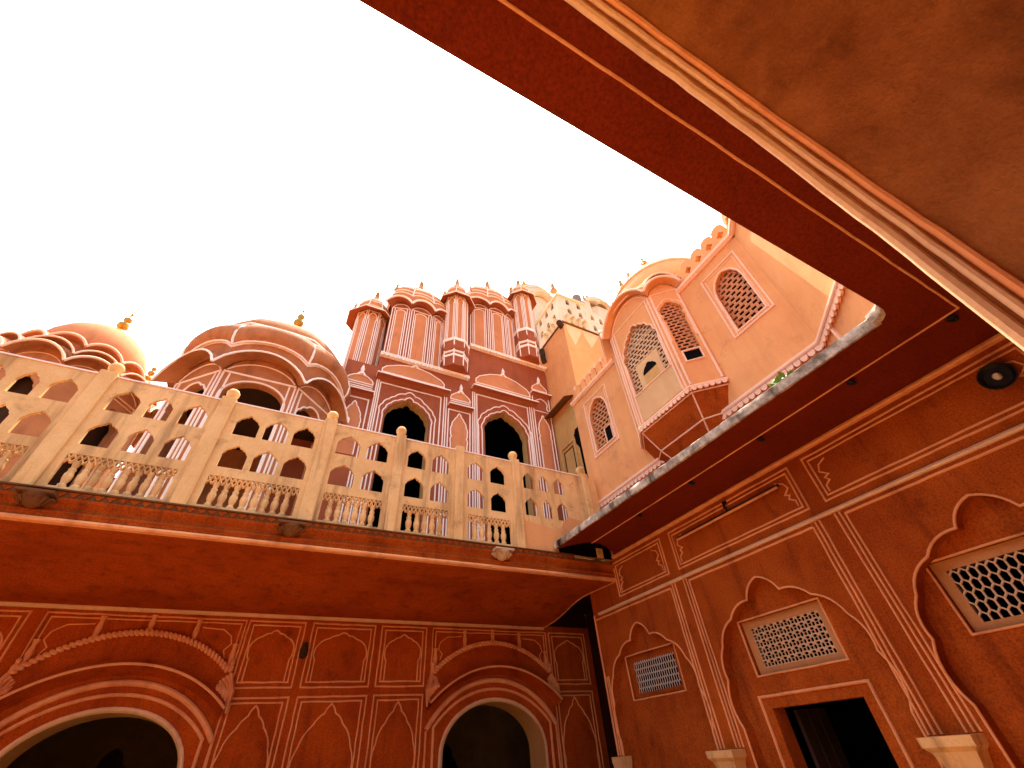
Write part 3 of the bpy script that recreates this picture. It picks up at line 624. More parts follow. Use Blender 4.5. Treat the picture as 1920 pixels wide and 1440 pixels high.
for (A, Bp, jali) in ((bp[2], bp[3], True), (bp[0], bp[1], False)):
    fr, L = face_frame(A, Bp); hn = [(.155, 4.62), (.155, 5.35), (.14, 5.52), (.18, 5.62), (.15, 5.72), (.08, 5.79), (0, 5.86)]
    ho = cusped(L/2, hn, .18, 4)
    fr, L = face_wall(bw, A, Bp, 3.90, 6.12, .22, 'rose', ho if jali else None)
    if jali:
        j = part('lattice_window', 'jali_rose', bw, lambda m: (slots(m, fr, L/2-.2, L/2+.2, 4.62, 5.9, .07, .12, .027, -.066, -.05)))
        part('lattice_rim', 'rose_line', j, strip, fr, [(x+(.03 if x > L/2 else -.03)*0, z) for x, z in cusped(L/2, [(.20, 4.9), (.20, 5.36), (.185, 5.54), (.225, 5.64), (.19, 5.76), (.1, 5.84), (0, 5.92)], .16, 4)], .026, .016)
        part('peep_window', 'rose_line', j, strip, fr, rect(L/2-.135, L/2+.135, 4.40, 4.62), .035, .022, closed=True)
        part('peep_window_dark', 'black_room', j, frbox, fr, L/2-.12, L/2+.12, 4.41, 4.61, .001, .004)
    for x in (.03, L-.03): part('corner_line', 'rose_line', bw, strip, fr, [(x, 3.95), (x, 6.1)], .04, .02)
    part('architrave_line', 'rose_line', bw, strip, fr, [(.02, 6.12), (L-.02, 6.12)], .03, .016)
for x in (.04, .1, L0-.04, L0-.1): part('corner_line', 'rose_line', bw, strip, f0, [(x, 3.95), (x, 6.1)], .035, .02)
part('architrave_line', 'rose_line', bw, strip, f0, [(.02, 6.12), (L0-.02, 6.12)], .03, .016)
part('tympanum_line', 'rose_line', bw, strip, f0, [(.06+(L0-.12)*k/14, 6.15+.36*(4*(k/14)*(1-k/14))**.8) for k in range(15)], .025, .014)
part('shell', 'black_room', bw, lambda m: boxr(m, (4.98, 2.7, 3.95), (5.04, 4.1, 6.2)))
hx = [(5.04, 4.335), (4.68, 3.955), (4.68, 2.835), (5.04, 2.465), (5.6, 2.465), (5.6, 4.335)]
eave(bw, hx, [0, 1], 6.14, .46, .16, .05, 'rose', 'rose_line', .026)
eave(bw, hx, [2], 6.14, .24, .16, .05, 'rose', 'rose_line', .026)
dome(bw, hx, (5.25, 3.4), [(1.10, 6.24, 0), (1.10, 6.34, .02), (1.04, 6.5, .03), (.9, 6.6, .03), (.6, 6.66, 0), (.05, 6.68, 0)], .34, 'rose', 'rose_line', (1,), (), .02)
part('dome', 'rose', bw, lambda m: lathe(m, (6.0, 3.35, 6.4), [(1.22, 0), (1.25, .25), (1.2, .6), (1.08, .95), (.88, 1.3), (.62, 1.6), (.32, 1.85), (.08, 1.98), (.02, 2.0)], 28))
part('dome_band', 'rose_line', bw, lambda m: tube(m, [(6.0+1.1*math.cos(a), 3.35+1.1*math.sin(a), 7.3+H) for a in [i*math.pi/16 for i in range(32)]], .03, 6, closed=True))
finial(bw, 6.0, 3.35, 8.36, .75, .17)
for x, y, z in ((5.25, 2.94, 7.45), (5.25, 3.39, 7.7), (5.25, 3.66, 7.75), (5.3, 4.1, 7.5)): finial(bw, x, y, z, .42, .075)
# corbel
def rows_corbel():
    R_ = []
    for s, z in ((1.0, 3.905), (1.04, 3.90), (1.04, 3.83), (.98, 3.82), (.55, 3.45), (.30, 3.30)):
        R_.append([Vector((5.06+(x-5.06)*s, 3.4+(y-3.4)*(.55+.45*s), z+H)) for x, y in ((5.06, 4.335), (4.68, 3.955), (4.68, 2.835), (5.06, 2.465))])
    return R_
RC = rows_corbel()
part('corbel', 'terracotta', bw, lambda m: loft(m, RC))
for a, b in ((1, 2), (3, 4), (4, 5)):
    for k in (1, 2): part('corbel_line', 'rose_line', bw, lambda m: tube(m, [RC[3][k], RC[4][k], RC[5][k]] if a == 4 else [RC[a+0][k], RC[b][k]], .012, 6))
part('corbel_line', 'rose_line', bw, lambda m: tube(m, RC[4], .013, 6)); part('corbel_line', 'rose_line', bw, lambda m: tube(m, RC[3], .014, 6))
part('corbel_moulding', 'rose_line', bw, lambda m: tube(m, RC[1], .03, 8))
for (A, Bp) in ((bp[1], bp[2]), (bp[2], bp[3]), (bp[0], bp[1])):
    fr, L = face_frame(A, Bp); k = int(L/.085); st = L/k; first = None
    for i in range(k):
        a = (i+.5)*st
        sc = lambda m: prism(m, fr, [(a-st*.46, 3.885)] + [(a-st*.46*math.cos(math.pi*q/6), 3.862-.04*math.sin(math.pi*q/6)) for q in range(7)] + [(a+st*.46, 3.885)], [], .016, .04)
        if first is None: first = part('scallop', 'rose_line', bw, sc); a0 = a
        else: clone(first, fr.u*(a-a0))

# ================================================================== PALACE FACADE behind the terrace
YF = 8.2; F = FY(YF)
fc = thing('palace_facade', 'brick red palace front with white outlined arches and two dark doorways behind the balcony', 'palace', (3.1, 8.4, H+2.4))
opA = cusped(1.765, [(.545, 2.45), (.545, 6.15), (.50, 6.38), (.40, 6.55), (.25, 6.68), (.10, 6.75), (0, 6.85)], .13, 4)
opB = cusped(4.45, [(.64, 2.45), (.64, 6.4), (.59, 6.68), (.47, 6.90), (.29, 7.06), (.12, 7.15), (0, 7.25)], .13, 4)
part('wall_body', 'brick_red', fc, prism, F, [(.12, 2.4), (6.06, 2.4), (6.06, 9.5), (3.36, 9.5), (3.36, 8.12), (.86, 8.12), (.86, 7.68), (.12, 7.68)], [opA, opB], -.24, 0)
part('link_wall', 'brick_red', fc, lambda m: (boxr(m, (-.75, 8.9, 2.4), (.2, 9.1, 5.9)), boxr(m, (-8.2, 11.3, 2.4), (.2, 11.5, 5.2))))
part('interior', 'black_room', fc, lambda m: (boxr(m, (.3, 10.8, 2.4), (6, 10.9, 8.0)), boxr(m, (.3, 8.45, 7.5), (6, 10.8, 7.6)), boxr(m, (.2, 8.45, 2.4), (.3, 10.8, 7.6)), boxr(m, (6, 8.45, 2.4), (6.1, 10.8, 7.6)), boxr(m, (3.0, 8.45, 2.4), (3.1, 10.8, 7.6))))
for o, c, hw in ((opA, 1.765, .545), (opB, 4.45, .64)):
    i_ = [(c+(x-c)*.975, z-.012 if z > 3 else z) for x, z in o]
    part('arch_lining', 'ochre', fc, lambda m: loft(m, [[F.p(x, z, d) for x, z in i_] for d in (-.24, .002)]))
    part('arch_outline', 'white_line', fc, strip, F, [(c+(x-c)*1.10, z+.07 if z > 3 else z) for x, z in o], .034, .02)
    part('arch_outline', 'white_line', fc, strip, F, [(c+(x-c)*1.26, z+.24-(.0 if abs(x-c) < .3 else .06) if z > 3 else z) for x, z in o], .034, .02)
def fframe(x0, x1, zt): part('frame_outline', 'white_line', fc, strip, F, [(x0, 2.42), (x0, zt), (x1, zt), (x1, 2.42)], .034, .02)
fframe(1.0, 2.575, 7.19); fframe(3.6, 5.22, 7.65); fframe(.24, .80, 6.54); fframe(2.80, 3.40, 6.88); fframe(5.45, 6.02, 7.65)
for x in (.905, .95, 2.67, 2.73, 3.48, 3.54, 5.30, 5.37, .135): part('pilaster_line', 'white_line', fc, strip, F, [(x, 2.42), (x, 7.3 if x < 3 else 7.7)] if x > .5 else [(x, 2.42), (x, 6.7)], .034, .02)
for x in (.30, .74, 2.87, 3.33, 5.52, 5.95): part('pilaster_line', 'white_line', fc, strip, F, [(x, 2.42), (x, 4.9)], .034, .018)
def niche(c, hw, foot, apex):
    o = cusped(c, [(hw, foot), (hw, apex-.95), (hw*.92, apex-.75), (hw, apex-.62), (hw*.9, apex-.42), (hw*.62, apex-.24), (hw*.26, apex-.12), (0, apex)], .10, 3)
    part('blind_niche', 'panel_red', fc, prism, F, o, [], .001, .006); part('niche_outline', 'white_line', fc, strip, F, o, .032, .018, d=.005)
niche(.51, .20, 5.0, 6.43); niche(3.1, .22, 5.0, 6.80); niche(5.73, .19, 5.0, 7.50)
part('niche_outline', 'white_line', fc, strip, F, [(5.50, 7.72), (5.55, 7.80), (5.52, 7.95), (5.56, 8.05), (5.66, 8.12), (5.74, 8.16), (5.84, 8.12), (5.92, 8.05), (5.95, 7.95), (5.91, 7.80), (5.97, 7.72)], .032, .018)
part('frame_outline', 'white_line', fc, strip, F, [(5.45, 7.68), (5.45, 8.28), (6.02, 8.28), (6.02, 7.68)], .032, .018)
def ledge(x0, x1, z, dp):
    part('ledge', 'brick_red', fc, lambda m: sweep(m, F, [(-.01, z-.10), (dp*.55, z-.03), (dp, z-.012), (dp, z+.0), (-.01, z+.0)], x0, x1))
    part('ledge_cap', 'white_line', fc, lambda m: sweep(m, F, [(-.01, z+.002), (dp+.012, z+.002), (dp+.012, z+.035), (-.01, z+.06)], x0-.01, x1+.01))
ledge(.13, .87, 6.70, .14); ledge(.86, 2.76, 7.33, .2); ledge(2.775, 3.46, 6.98, .14); ledge(3.44, 5.52, 7.80, .2); ledge(5.40, 6.08, 8.28, .14)
def domelet(x0, x1, z, h, steps=2):
    c = (x0+x1)/2; hw = (x1-x0)/2
    for k in range(steps): part('domelet_line', 'white_line', fc, strip, F, [(x0-.01, z-.06-.07*k), (x1+.01, z-.06-.07*k)], .034, .018)
    o = [(x1, z), (x1, z+h*.25), (x1-hw*.12, z+h*.5), (c+hw*.5, z+h*.83), (c+hw*.18, z+h*.98), (c, z+h), (c-hw*.18, z+h*.98), (c-hw*.5, z+h*.83), (x0+hw*.12, z+h*.5), (x0, z+h*.25), (x0, z)]
    part('domelet', 'panel_red', fc, prism, F, o, [], .001, .008); part('domelet_outline', 'white_line', fc, strip, F, o, .032, .0182, closed=True, d=.006)
    part('domelet_bud', 'white_line', fc, lambda m: (lathe(m, (c, YF-.03, z+h-.02), [(.05, 0), (.03, .05), (.045, .12), (.055, .17), (.035, .24), (.004, .33)], 10), prism(m, F, [(c-.13, z+h-.05), (c, z+h-.02), (c+.13, z+h-.05), (c+.03, z+h+.10), (c-.03, z+h+.10)], [], .004, .03)))
domelet(.20, .82, 7.02, .26); domelet(.97, 2.64, 7.56, .44); domelet(2.84, 3.40, 7.25, .28); domelet(3.58, 5.36, 8.10, .56); domelet(5.47, 6.0, 8.48, .28, 1)
def trim(x0, x1, z):
    t = part('scalloped_ledge', 'white_line', fc, lambda m: sweep(m, F, [(-.01, z-.07), (.04, z-.05), (.10, z-.03), (.12, z), (.12, z+.03), (-.01, z+.03)], x0, x1))
    def sc(m):
        x = x0+.05
        while x < x1-.03: prism(m, F, [(x-.045, z-.03), (x-.03, z-.075), (x+.03, z-.075), (x+.045, z-.03)], [], .06, .118); x += .11
    tag(part('scallop_row', 'white_line', t, sc), kind='stuff')
trim(.84, 3.34, 8.13); trim(3.37, 6.08, 9.52)

# ---- the projecting domed bays and turrets on top of it
def domed_bay(label, x0, x1, fx0, fx1, z0, zc, top):
    t = thing('domed_bay', label, 'bay', ((x0+x1)/2, 8.2, H+z0), 'domed bays on the palace front')
    pts = [(x0, 8.25), (fx0, 8.09), (fx1, 8.09), (x1, 8.25), (x1, 9.3), (x0, 9.3)]
    for i in range(3):
        fr, L = face_wall(t, pts[i], pts[i+1], z0, zc, .20 if i != 1 else .22, 'brick_red')
        blind(t, fr, L, z0+.01, zc, 'white_line', 'panel_red', .03, .155, 4, .2)
    part('back_wall', 'brick_red', t, lambda m: boxr(m, (x0+.02, 8.4, z0-.2), (x1-.02, 9.3, zc)))
    eave(t, pts, [0, 1, 2], zc+.02, .26, .22, .02, 'brick_red', 'white_line', .032)
    c = ((x0+x1)/2, 8.55); T = top-zc
    dome(t, pts, c, [(1.06, zc+.10, 0), (1.05, zc+T*.22, .03), (1.04, zc+T*.38, .05), (.99, zc+T*.50, .06), (.88, zc+T*.66, .08), (.66, zc+T*.83, .08), (.36, zc+T*.95, .03), (.06, zc+T, 0)], .2, 'panel_red', 'white_line', (2, 3, 4), ((2, 6),), .024)
    bell(t, c[0], c[1], top-.03, .66, .17); bell(t, x0+.05, 8.3, zc+.95, .45, .09); bell(t, x1-.05, 8.3, zc+.95, .45, .09)
domed_bay('three-sided domed bay on the lower ledge of the palace front', .90, 2.58, 1.44, 2.10, 8.16, 10.2, 11.85)
domed_bay('three-sided domed bay on the higher ledge of the palace front', 3.40, 5.10, 4.02, 4.66, 9.55, 11.55, 13.4)
def turret(label, c, R_, z0, z1, zt, base=None, n=8, rot=math.pi/8):
    t = thing('turret', label, 'turret', (c[0], c[1], H+z0), 'slender turrets on the palace front')
    pts = ngon(c, R_, n, rot)
    for i in range(n):
        fr, L = face_frame(pts[i], pts[(i+1) % n])
        if fr.n.y > .5: continue
        face_wall(t, pts[i], pts[(i+1) % n], z0, z1, 0, 'brick_red')
        for x in (.025, L-.025): part('corner_line', 'white_line', t, strip, fr, [(x, z0), (x, z1)], .03, .014)
        part('architrave_line', 'white_line', t, strip, fr, [(.02, z1-.04), (L-.02, z1-.04)], .022, .012)
        o = cusped(L/2, [(L*.27, z0), (L*.27, z1-.42), (L*.33, z1-.33), (L*.24, z1-.2), (0, z1-.10)], .12, 3)
        part('blind_panel', 'panel_red', t, prism, fr, o, [], .001, .005); part('panel_outline', 'white_line', t, strip, fr, o, .024, .014, d=.004)
    part('core', 'brick_red', t, lambda m: lathe(m, (c[0], c[1]+.02, z0-.1), [(R_*.85, 0), (R_*.85, z1-z0+.1)], n, rot=rot), smooth=False)
    e = eave(t, pts, range(n), z1+.0, 0, R_*.55, .16, 'brick_red', 'white_line', .018, .04, 2)
    dome(t, pts, c, [(1.42, z1-.02, 0), (1.15, z1+.14, .02), (1.12, z1+.18, .02), (1.04, z1+(zt-z1)*.42, .05), (.86, z1+(zt-z1)*.66, .06), (.52, z1+(zt-z1)*.88, .04), (.1, zt, 0)], 0, 'panel_red', 'white_line', (1, 3), ((1, 5),), .014, 4)
    bell(t, c[0], c[1], zt-.03, .62, .15)
    for s in (-1, 1): bell(t, c[0]+s*R_*1.2, c[1]-.1, z1+.1, .42, .08)
    if base:
        zb = base; h = z0-zb
        for (r0, a, b, mt) in ((1.16, -.10, .0, 'white_line'), (1.10, -.45, -.10, 'brick_red'), (1.02, -.52, -.45, 'white_line'), (.92, -.62, -.52, 'brick_red'), (1.06, -.69, -.62, 'white_line'), (1.0, -1.02, -.69, 'brick_red')):
            part('pedestal_tier', mt, t, lambda m: lathe(m, (c[0], c[1], z0), [(R_*r0, a*h), (R_*r0, b*h)], n, rot=rot), smooth=False)
        for i in range(n):
            a = rot+2*math.pi*i/n
            if math.sin(a) < .3: part('pedestal_rib', 'white_line', t, lambda m: tube(m, [(c[0]+R_*1.08*math.cos(a), c[1]+R_*1.08*math.sin(a), z0-.05+H), (c[0]+R_*.97*math.cos(a), c[1]+R_*.97*math.sin(a), zb+.02+H)], .02, 6))
    return t
turret('eight-sided turret with flat brimmed roof at the end of the palace front beside the pavilion', (.46, 8.78), .44, 7.5, 9.95, 10.85)
turret('slender turret on a stepped pedestal between the two domed bays', (2.88, 8.14), .38, 9.2, 11.3, 12.2, 8.17)
turret('slender turret on a stepped pedestal next to the tall rendered block', (5.42, 8.14), .38, 10.85, 12.85, 13.7, 9.56)

# ================================================================== PAVILIONS on the terrace
p1 = thing('domed_pavilion', 'reddish eight-sided pavilion with ribbed cushion dome and bowed eaves beside the palace front', 'pavilion', (-1.275, 8.6, H+2.4))
pp = octo(-1.91, -.64, 7.2, .77, .77); zc = 5.63
for i in range(8):
    A, Bp = pp[i], pp[(i+1) % 8]; fr, L = face_frame(A, Bp)
    if i in (2, 6, 4): ho = None
    elif i == 0: ho = ell(L/2, .50, .43, 5.07, 2.45, 18)
    else: ho = cusped(L/2, [(.36, 2.45), (.36, 4.9), (.38, 5.06), (.30, 5.24), (.17, 5.36), (0, 5.46)], .16, 4)
    face_wall(p1, A, Bp, 2.402, zc, .50, 'pavilion_red', ho, .16)
    if i not in (0, 1, 7, 2, 6): continue
    for x in (.03, .13, L-.13, L-.03): part('corner_line', 'white_line', p1, strip, fr, [(x, 2.42), (x, zc-.03)], .035, .02)
    part('architrave_line', 'white_line', p1, strip, fr, [(.02, zc), (L-.02, zc)], .04, .025)
    part('tympanum_line', 'white_line', p1, strip, fr, [(.06+(L-.12)*k/12, zc+.05+.27*(4*(k/12)*(1-k/12))**.8) for k in range(13)], .025, .015)
    if ho: part('arch_outline', 'white_line', p1, strip, fr, [(L/2+(x-L/2)*1.06, z+.03 if z > 3 else z) for x, z in ho], .035, .02)
part('ceiling', 'dark_room', p1, prism, PL, offs(pp, -.17), [], zc-.06, zc)
eave(p1, pp, range(8), zc+.04, .46, .32, .17, 'pavilion_red', 'white_line', .021, .04)
dcn = (-1.275, 8.6)
dome(p1, pp, dcn, [(1.03, 5.72, 0), (1.05, 5.95, .02), (1.06, 6.16, .03), (1.075, 6.20, .05), (1.11, 6.32, .07), (1.12, 6.5, .085), (1.09, 6.68, .085), (1.02, 6.84, .07), (.95, 6.90, .03), (.97, 7.02, .03), (.93, 7.2, .05), (.82, 7.46, .05), (.62, 7.78, .05), (.36, 8.1, .03), (.08, 8.45, 0)], .34, 'pavilion_red', 'white_line', (2, 3, 7, 9), ((3, 7),), .024)
finial(p1, -1.275, 8.6, 8.42, .95, .17)
for x, y in ((-2.8, 8.3), (.26, 8.3)): finial(p1, x, y, 6.6, .45, .07)
P0X = -4.85
p0 = thing('domed_pavilion', 'twelve-sided pavilion with smooth round dome and tiers of scalloped eaves, farthest from the niche wall', 'pavilion', (P0X, 9.75, H+2.4))
cp0 = (P0X, 9.75); q = ngon(cp0, 1.38, 12, math.pi/12-math.pi/2-math.pi/6); 
for i in range(12):
    A, Bp = q[i], q[(i+1) % 12]; fr, L = face_frame(A, Bp)
    if fr.n.y > .6: continue
    ho = cusped(L/2, [(.24, 2.45), (.24, 5.1), (.2, 5.3), (.1, 5.45), (0, 5.55)], .16, 3) if i % 2 == 0 else None
    face_wall(p0, A, Bp, 2.402, 5.86, .33, 'pavilion_red', ho, .14)
    for x in (.03, L-.03): part('corner_line', 'line_cream', p0, strip, fr, [(x, 2.42), (x, 5.8)], .035, .02)
    part('architrave_line', 'line_cream', p0, strip, fr, [(.02, 5.78), (L-.02, 5.78)], .03, .018); part('architrave_line', 'line_cream', p0, strip, fr, [(.02, 5.70), (L-.02, 5.70)], .02, .014)
    part('tympanum_line', 'line_cream', p0, strip, fr, [(.05+(L-.1)*k/10, 5.86+.16*(4*(k/10)*(1-k/10))**.8) for k in range(11)], .02, .014)
part('core', 'dark_room', p0, lambda m: lathe(m, (cp0[0], cp0[1], 2.41), [(1.1, 0), (1.1, 3.5)], 12), smooth=False)
eave(p0, q, range(12), 5.88, .30, .24, .12, 'pavilion_red', 'rose_line', .025, .045)
q2 = ngon(cp0, 1.26, 12, math.pi/12-math.pi/2-math.pi/6)
eave(p0, q2, range(12), 6.1, .26, .2, .04, 'pavilion_red', 'rose_line', .02, .045)
q3 = ngon(cp0, 1.02, 12, math.pi/12-math.pi/2-math.pi/6)
part('drum', 'panel_red', p0, lambda m: lathe(m, (cp0[0], cp0[1], 5.9), [(1.3, 0), (1.22, .35), (1.06, .5), (1.0, .75)], 24))
eave(p0, q3, range(12), 6.5, .2, .16, .02, 'panel_red', 'rose_line', .028, .08)
part('dome', 'panel_red', p0, lambda m: lathe(m, (cp0[0], cp0[1], 6.55), [(.93, 0), (.97, .2), (.96, .42), (.89, .66), (.75, .92), (.54, 1.13), (.3, 1.28), (.11, 1.36), (.02, 1.38)], 32))
finial(p0, cp0[0], cp0[1], 7.9, .8, .16)
finial(p0, cp0[0]+1.1, cp0[1]-.15, 6.75, .5, .09)

# ================================================================== TALL RENDERED BLOCK and CREAM TOWER at the back
db = thing('rendered_block', 'tall plain salmon block with cream zigzag under its dark coping', 'building', (7.3, 8, H+2.4))
part('block_body', 'rose', db, lambda m: boxr(m, (6.1, 6.85, 2.4), (9.0, 9.2, 10.5)))
DX = FX(6.1); DY = FY(6.85)
part('coping', 'awning_brown', db, lambda m: boxr(m, (6.06, 6.80, 10.5), (9.05, 9.25, 10.55)))
for fr, a0, sgn, n in ((DY, 6.2, 1, 4),):
    for k in range(n):
        a = a0+k*.66
        part('cream_tooth', 'tooth_cream', db, prism, fr, [(a, 10.495), (a+.05, 10.1), (a+.22, 9.55+.15*(k % 2)), (a+.60, 10.3), (a+.66, 10.495)], [], .001, .004)  # row of flat cream triangles on the block face
part('ochre_face', 'ochre', db, frbox, DX, 6.86, 8.19, 2.41, 7.38, .001, .012)
part('awning', 'awning_brown', db, lambda m: loft(m, [[DX.p(a, b, d) for d, b in ((0, 7.58), (.34, 7.42), (.34, 7.39), (0, 7.54))] for a in (7.08, 8.19)], True))
ds = part('blocked_door', 'ochre', db, prism, DX, rect(7.35, 8.05, 2.42, 6.30), [rect(7.42, 7.98, 2.43, 6.22)], .013, .05)
part('door_frame', 'grime', ds, strip, DX, [(7.5, 4.0), (7.5, 6.1), (7.92, 6.1), (7.92, 4.0)], .03, .02, d=.012)
part('dark_window', 'black_room', db, prism, DX, [(6.9, 4.8), (7.22, 4.8), (7.24, 5.9), (7.36, 6.1), (7.38, 6.35), (7.28, 6.5), (7.1, 6.5), (6.9, 6.4)], [], .013, .018)
part('pipe_elbow', 'grime', db, lambda m: tube(m, [(5.98, 8.05, 10.3+H), (5.98, 8.05, 9.9+H), (6.05, 8.1, 9.75+H)], .09, 8))
part('spout', 'grime', db, lambda m: tube(m, [(6.12, 6.95, 10.42+H), (5.9, 6.8, 10.36+H)], .1, 8))
ct = thing('cream_tower', 'cream tower with rows of small dark arched windows and bracketed base rising behind the block', 'tower', (9.8, 10.8, H+2.4))
TW = FY(10.0); TX = FX(8.95)
def tw_holes(xs, zs, hw, hh): return [cusped(x, [(hw, z), (hw, z+hh*.55), (hw*.75, z+hh*.82), (0, z+hh)], .14, 3) for x in xs for z in zs]
part('front_face', 'cream_tower', ct, prism, TW, rect(8.95, 10.62, 12.0, 17.55), tw_holes((9.52, 10.2), (15.2, 16.28, 17.02), .115, .46), -.12, 0)
part('side_face', 'cream_tower', ct, prism, TX, rect(10.122, 12.2, 12.0, 17.55), tw_holes((10.6, 11.17, 11.8), (15.1, 16.15, 17.05), .12, .46), -.12, 0)
part('rear_core', 'black_room', ct, lambda m: boxr(m, (9.08, 10.13, 2.4), (10.6, 12.2, 17.5)))  # black fill that makes the tower windows look unlit
part('tower_base', 'cream_tower', ct, lambda m: boxr(m, (8.96, 10.01, 2.4), (12.4, 12.2, 11.99)))
part('corner_face', 'cream_tower', ct, prism, Fr((10.622, 10.05, 0), (.9965, .083, 0), (0, 0, 1), (.083, -.9965, 0)), rect(0, 2.2, 12.0, 17.45), tw_holes((.45, 1.05, 1.65), (14.9, 15.8, 16.65), .12, .46), -.12, 0)
part('corner_core', 'black_room', ct, lambda m: boxr(m, (10.63, 10.4, 12), (12.8, 12.2, 17.4)))
for k in range(4): part('bracket', 'cream_tower', ct, lambda m: tube(m, [(9.2+k*.34, 10.02, 15.95+H), (9.2+k*.34, 9.8, 15.9+H), (9.2+k*.34, 9.78, 15.7+H), (9.2+k*.34, 9.98, 15.55+H)], .085, 6))
for k in range(4): part('bracket', 'cream_tower', ct, lambda m: tube(m, [(8.97, 10.4+k*.34, 15.95+H), (8.76, 10.4+k*.34, 15.9+H), (8.74, 10.4+k*.34, 15.7+H), (8.93, 10.4+k*.34, 15.55+H)], .085, 6))
part('roof_band', 'cream_tower', ct, lambda m: boxr(m, (8.88, 9.92, 17.552), (10.7, 12.2, 17.66)))
part('dome', 'cream_tower', ct, lambda m: lathe(m, (9.9, 11.2, 17.7), [(1.0, 0), (1.05, .15), (.95, .3), (.7, .42), (.3, .5), (.02, .52)], 24))
part('stone_knob', 'grey_stone', ct, lambda m: (lathe(m, (10.42, 10.2, 17.74), [(.2, 0), (.22, .1), (.16, .16), (.24, .3), (.27, .48), (.24, .66), (.14, .78), (.02, .8)], 12), boxr(m, (10.1, 9.95, 17.72), (10.72, 10.45, 17.78))))
cb = thing('cream_domed_bay', 'cream domed bay with bowed eave between the last turret and the cream tower', 'bay', (9.85, 13.2, H+2.4))
cpts = octo(9.05, 10.65, 12.5, .5, .5)
for i in (0, 1, 7):
    fr, L = face_wall(cb, cpts[i], cpts[(i+1) % 8], 14.0, 20.1, .8 if i == 0 else .4, 'cream_tower')
    part('architrave_line', 'white_line', cb, strip, fr, [(.03, 20.0), (L-.03, 20.0)], .08, .04)
    part('tympanum_line', 'rose_line', cb, strip, fr, [(.1+(L-.2)*k/12, 20.1+(.62 if i == 0 else .3)*(4*(k/12)*(1-k/12))**.8) for k in range(13)], .06, .03)
    for x in (.08, L-.08): part('corner_line', 'rose_line', cb, strip, fr, [(x, 14.1), (x, 19.9)], .07, .04)
    if i == 0:
        part('pilaster', 'cream_tower', cb, frbox, fr, L/2-.1, L/2+.1, 14.1, 19.2, .001, .07)
        part('pilaster_cap', 'grime', cb, frbox, fr, L/2-.2, L/2+.2, 19.2, 19.28, .001, .12)
part('core', 'cream_tower', cb, prism, PL, offs(cpts, -.15), [], 2.4, 20.0)
eave(cb, cpts, range(8), 20.15, .85, .3, .05, 'cream_tower', 'rose_line', .06, .1)
dome(cb, cpts, (9.85, 13.8), [(1.03, 20.3, 0), (1.06, 20.8, .03), (1.02, 21.4, .06), (.9, 22.0, .07), (.65, 22.6, .06), (.3, 23.05, 0), (.05, 23.2, 0)], .7, 'cream_tower', 'rose_line', (1, 2, 3), ((1, 5),), .045)
finial(cb, 8.8, 12.6, 21.3, 1.0, .22); finial(cb, 7.95, 12.7, 20.6, .8, .13); finial(cb, 8.3, 12.7, 20.9, .9, .16); bell(cb, 11.05, 12.6, 22.4, 1.0, .24)
part('finial_plinth', 'cream_tower', cb, lambda m: (boxr(m, (8.6, 12.4, 14), (9.0, 12.8, 21.3)), boxr(m, (7.8, 12.55, 14), (8.5, 12.85, 20.65))))
rd = thing('cream_domed_roof', 'low cream dome with bowed eaves and small finials just beyond the cream tower', 'dome', (12.7, 11.5, H+2.4))
rp = ngon((12.7, 11.5), .95, 8, math.pi/8)
part('drum', 'cream_tower', rd, prism, PL, rp, [], 2.4, 19.2)
eave(rd, rp, range(8), 19.2, .35, .22, .05, 'cream_tower', 'rose_line', .045, .08)
dome(rd, rp, (12.7, 11.5), [(1.02, 19.35, 0), (1.05, 19.7, .04), (.9, 20.15, .06), (.55, 20.55, .05), (.1, 20.75, 0)], .3, 'cream_tower', 'rose_line', (1, 2), ((1, 3),), .035)
bell(rd, 12.7, 11.5, 20.7, .9, .22); bell(rd, 11.75, 10.9, 19.5, .8, .16); bell(rd, 13.3, 11.0, 19.4, .6, .14)
part('finial_plinth', 'cream_tower', rd, lambda m: (boxr(m, (11.55, 10.75, 17), (11.95, 11.1, 19.5)), boxr(m, (13.15, 10.85, 17), (13.45, 11.15, 19.4))))
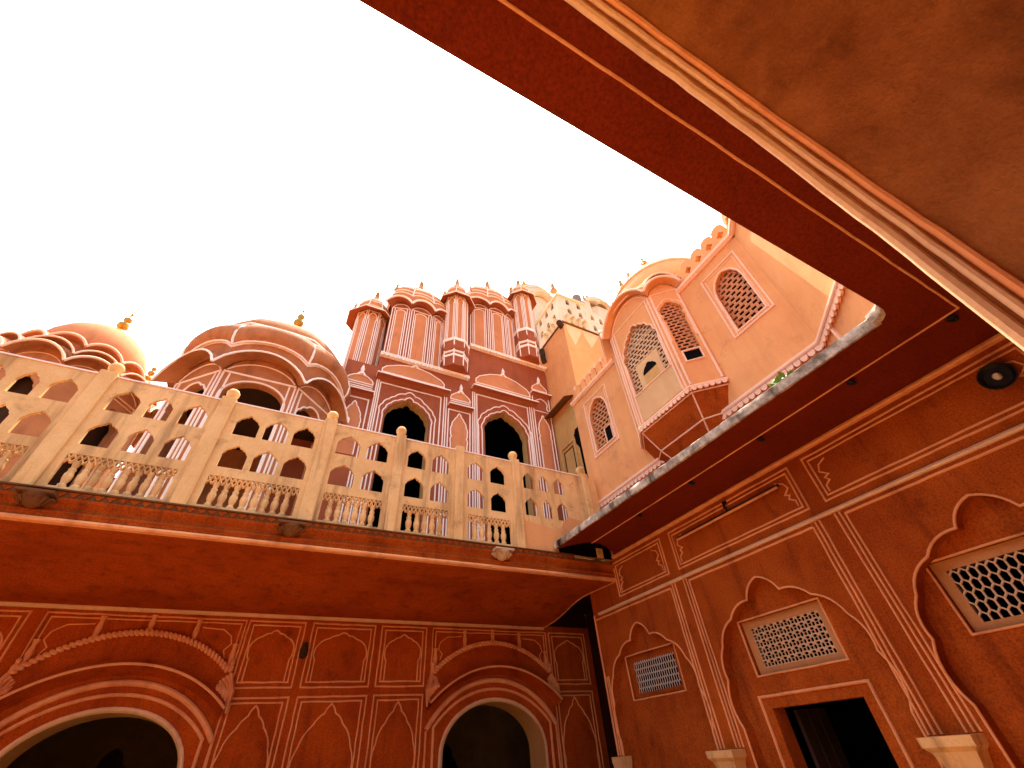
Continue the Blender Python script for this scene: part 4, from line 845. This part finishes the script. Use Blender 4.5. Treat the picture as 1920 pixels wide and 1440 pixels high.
# ================================================================== SMALL THINGS
lp = thing('wall_lamp', 'round black wall lamp with pale bulb on the frieze of the niche wall', 'lamp', (4.9, .38, H+2.1))
part('lamp_shade', 'black_iron', lp, lambda m: loft(m, [[Vector((5.0-d, .38+r*math.cos(a), 2.12+r*1.0*math.sin(a)+H)) for a in [i*math.pi/10 for i in range(20)]] for r, d in ((.035, 0), (.05, .03), (.105, .055), (.12, .09), (.112, .09), (.085, .055), (.026, .05))], True), smooth=True)
part('bulb', 'lamp_glass', lp, lambda m: tube(m, [(4.945, .38, 2.12+H), (4.91, .38, 2.12+H), (4.885, .38, 2.12+H)], [.026, .03, .015], 12), smooth=True)
tl = thing('tube_light', 'long thin tube lamp in its batten on the middle frieze panel', 'lamp', (4.95, 3.3, H+2.16))
part('batten', 'black_iron', tl, lambda m: boxr(m, (4.965, 2.50, 2.185), (4.985, 4.18, 2.215)))
part('tube', 'line_peach', tl, lambda m: tube(m, [(4.955, 2.52, 2.175+H), (4.955, 4.16, 2.175+H)], .016, 8))
part('clamp', 'black_iron', tl, lambda m: tube(m, [(4.99, 3.25, 2.33+H), (4.94, 3.25, 2.31+H), (4.93, 3.25, 2.24+H), (4.97, 3.25, 2.2+H)], .022, 8))
pl = thing('wall_plant', 'small green weed sprouting on the stained eave edge', 'plant', (3.9, 1.42, H+2.58))
def weed(m):
    rr = random.Random(3)
    for k in range(26):
        a = rr.uniform(0, 6.28); b = rr.uniform(.2, 1.2); L = rr.uniform(.05, .12); o = Vector((3.9+rr.uniform(-.05, .04), 1.42+rr.uniform(-.1, .1), 2.57+H))
        d = Vector((math.cos(a)*math.cos(b), math.sin(a)*math.cos(b), math.sin(b))); s = d.cross(Vector((0, 0, 1))).normalized()*L*.28; up = s.cross(d)*.15
        m.add([o, o+d*L*.5+s+up, o+d*L, o+d*L*.5-s+up], [[0, 1, 2], [0, 2, 3]])
part('leaves', 'leaf', pl, weed)
part('stem', 'leaf', pl, lambda m: tube(m, [(3.9, 1.42, 2.56+H), (3.89, 1.43, 2.63+H)], .006, 5))
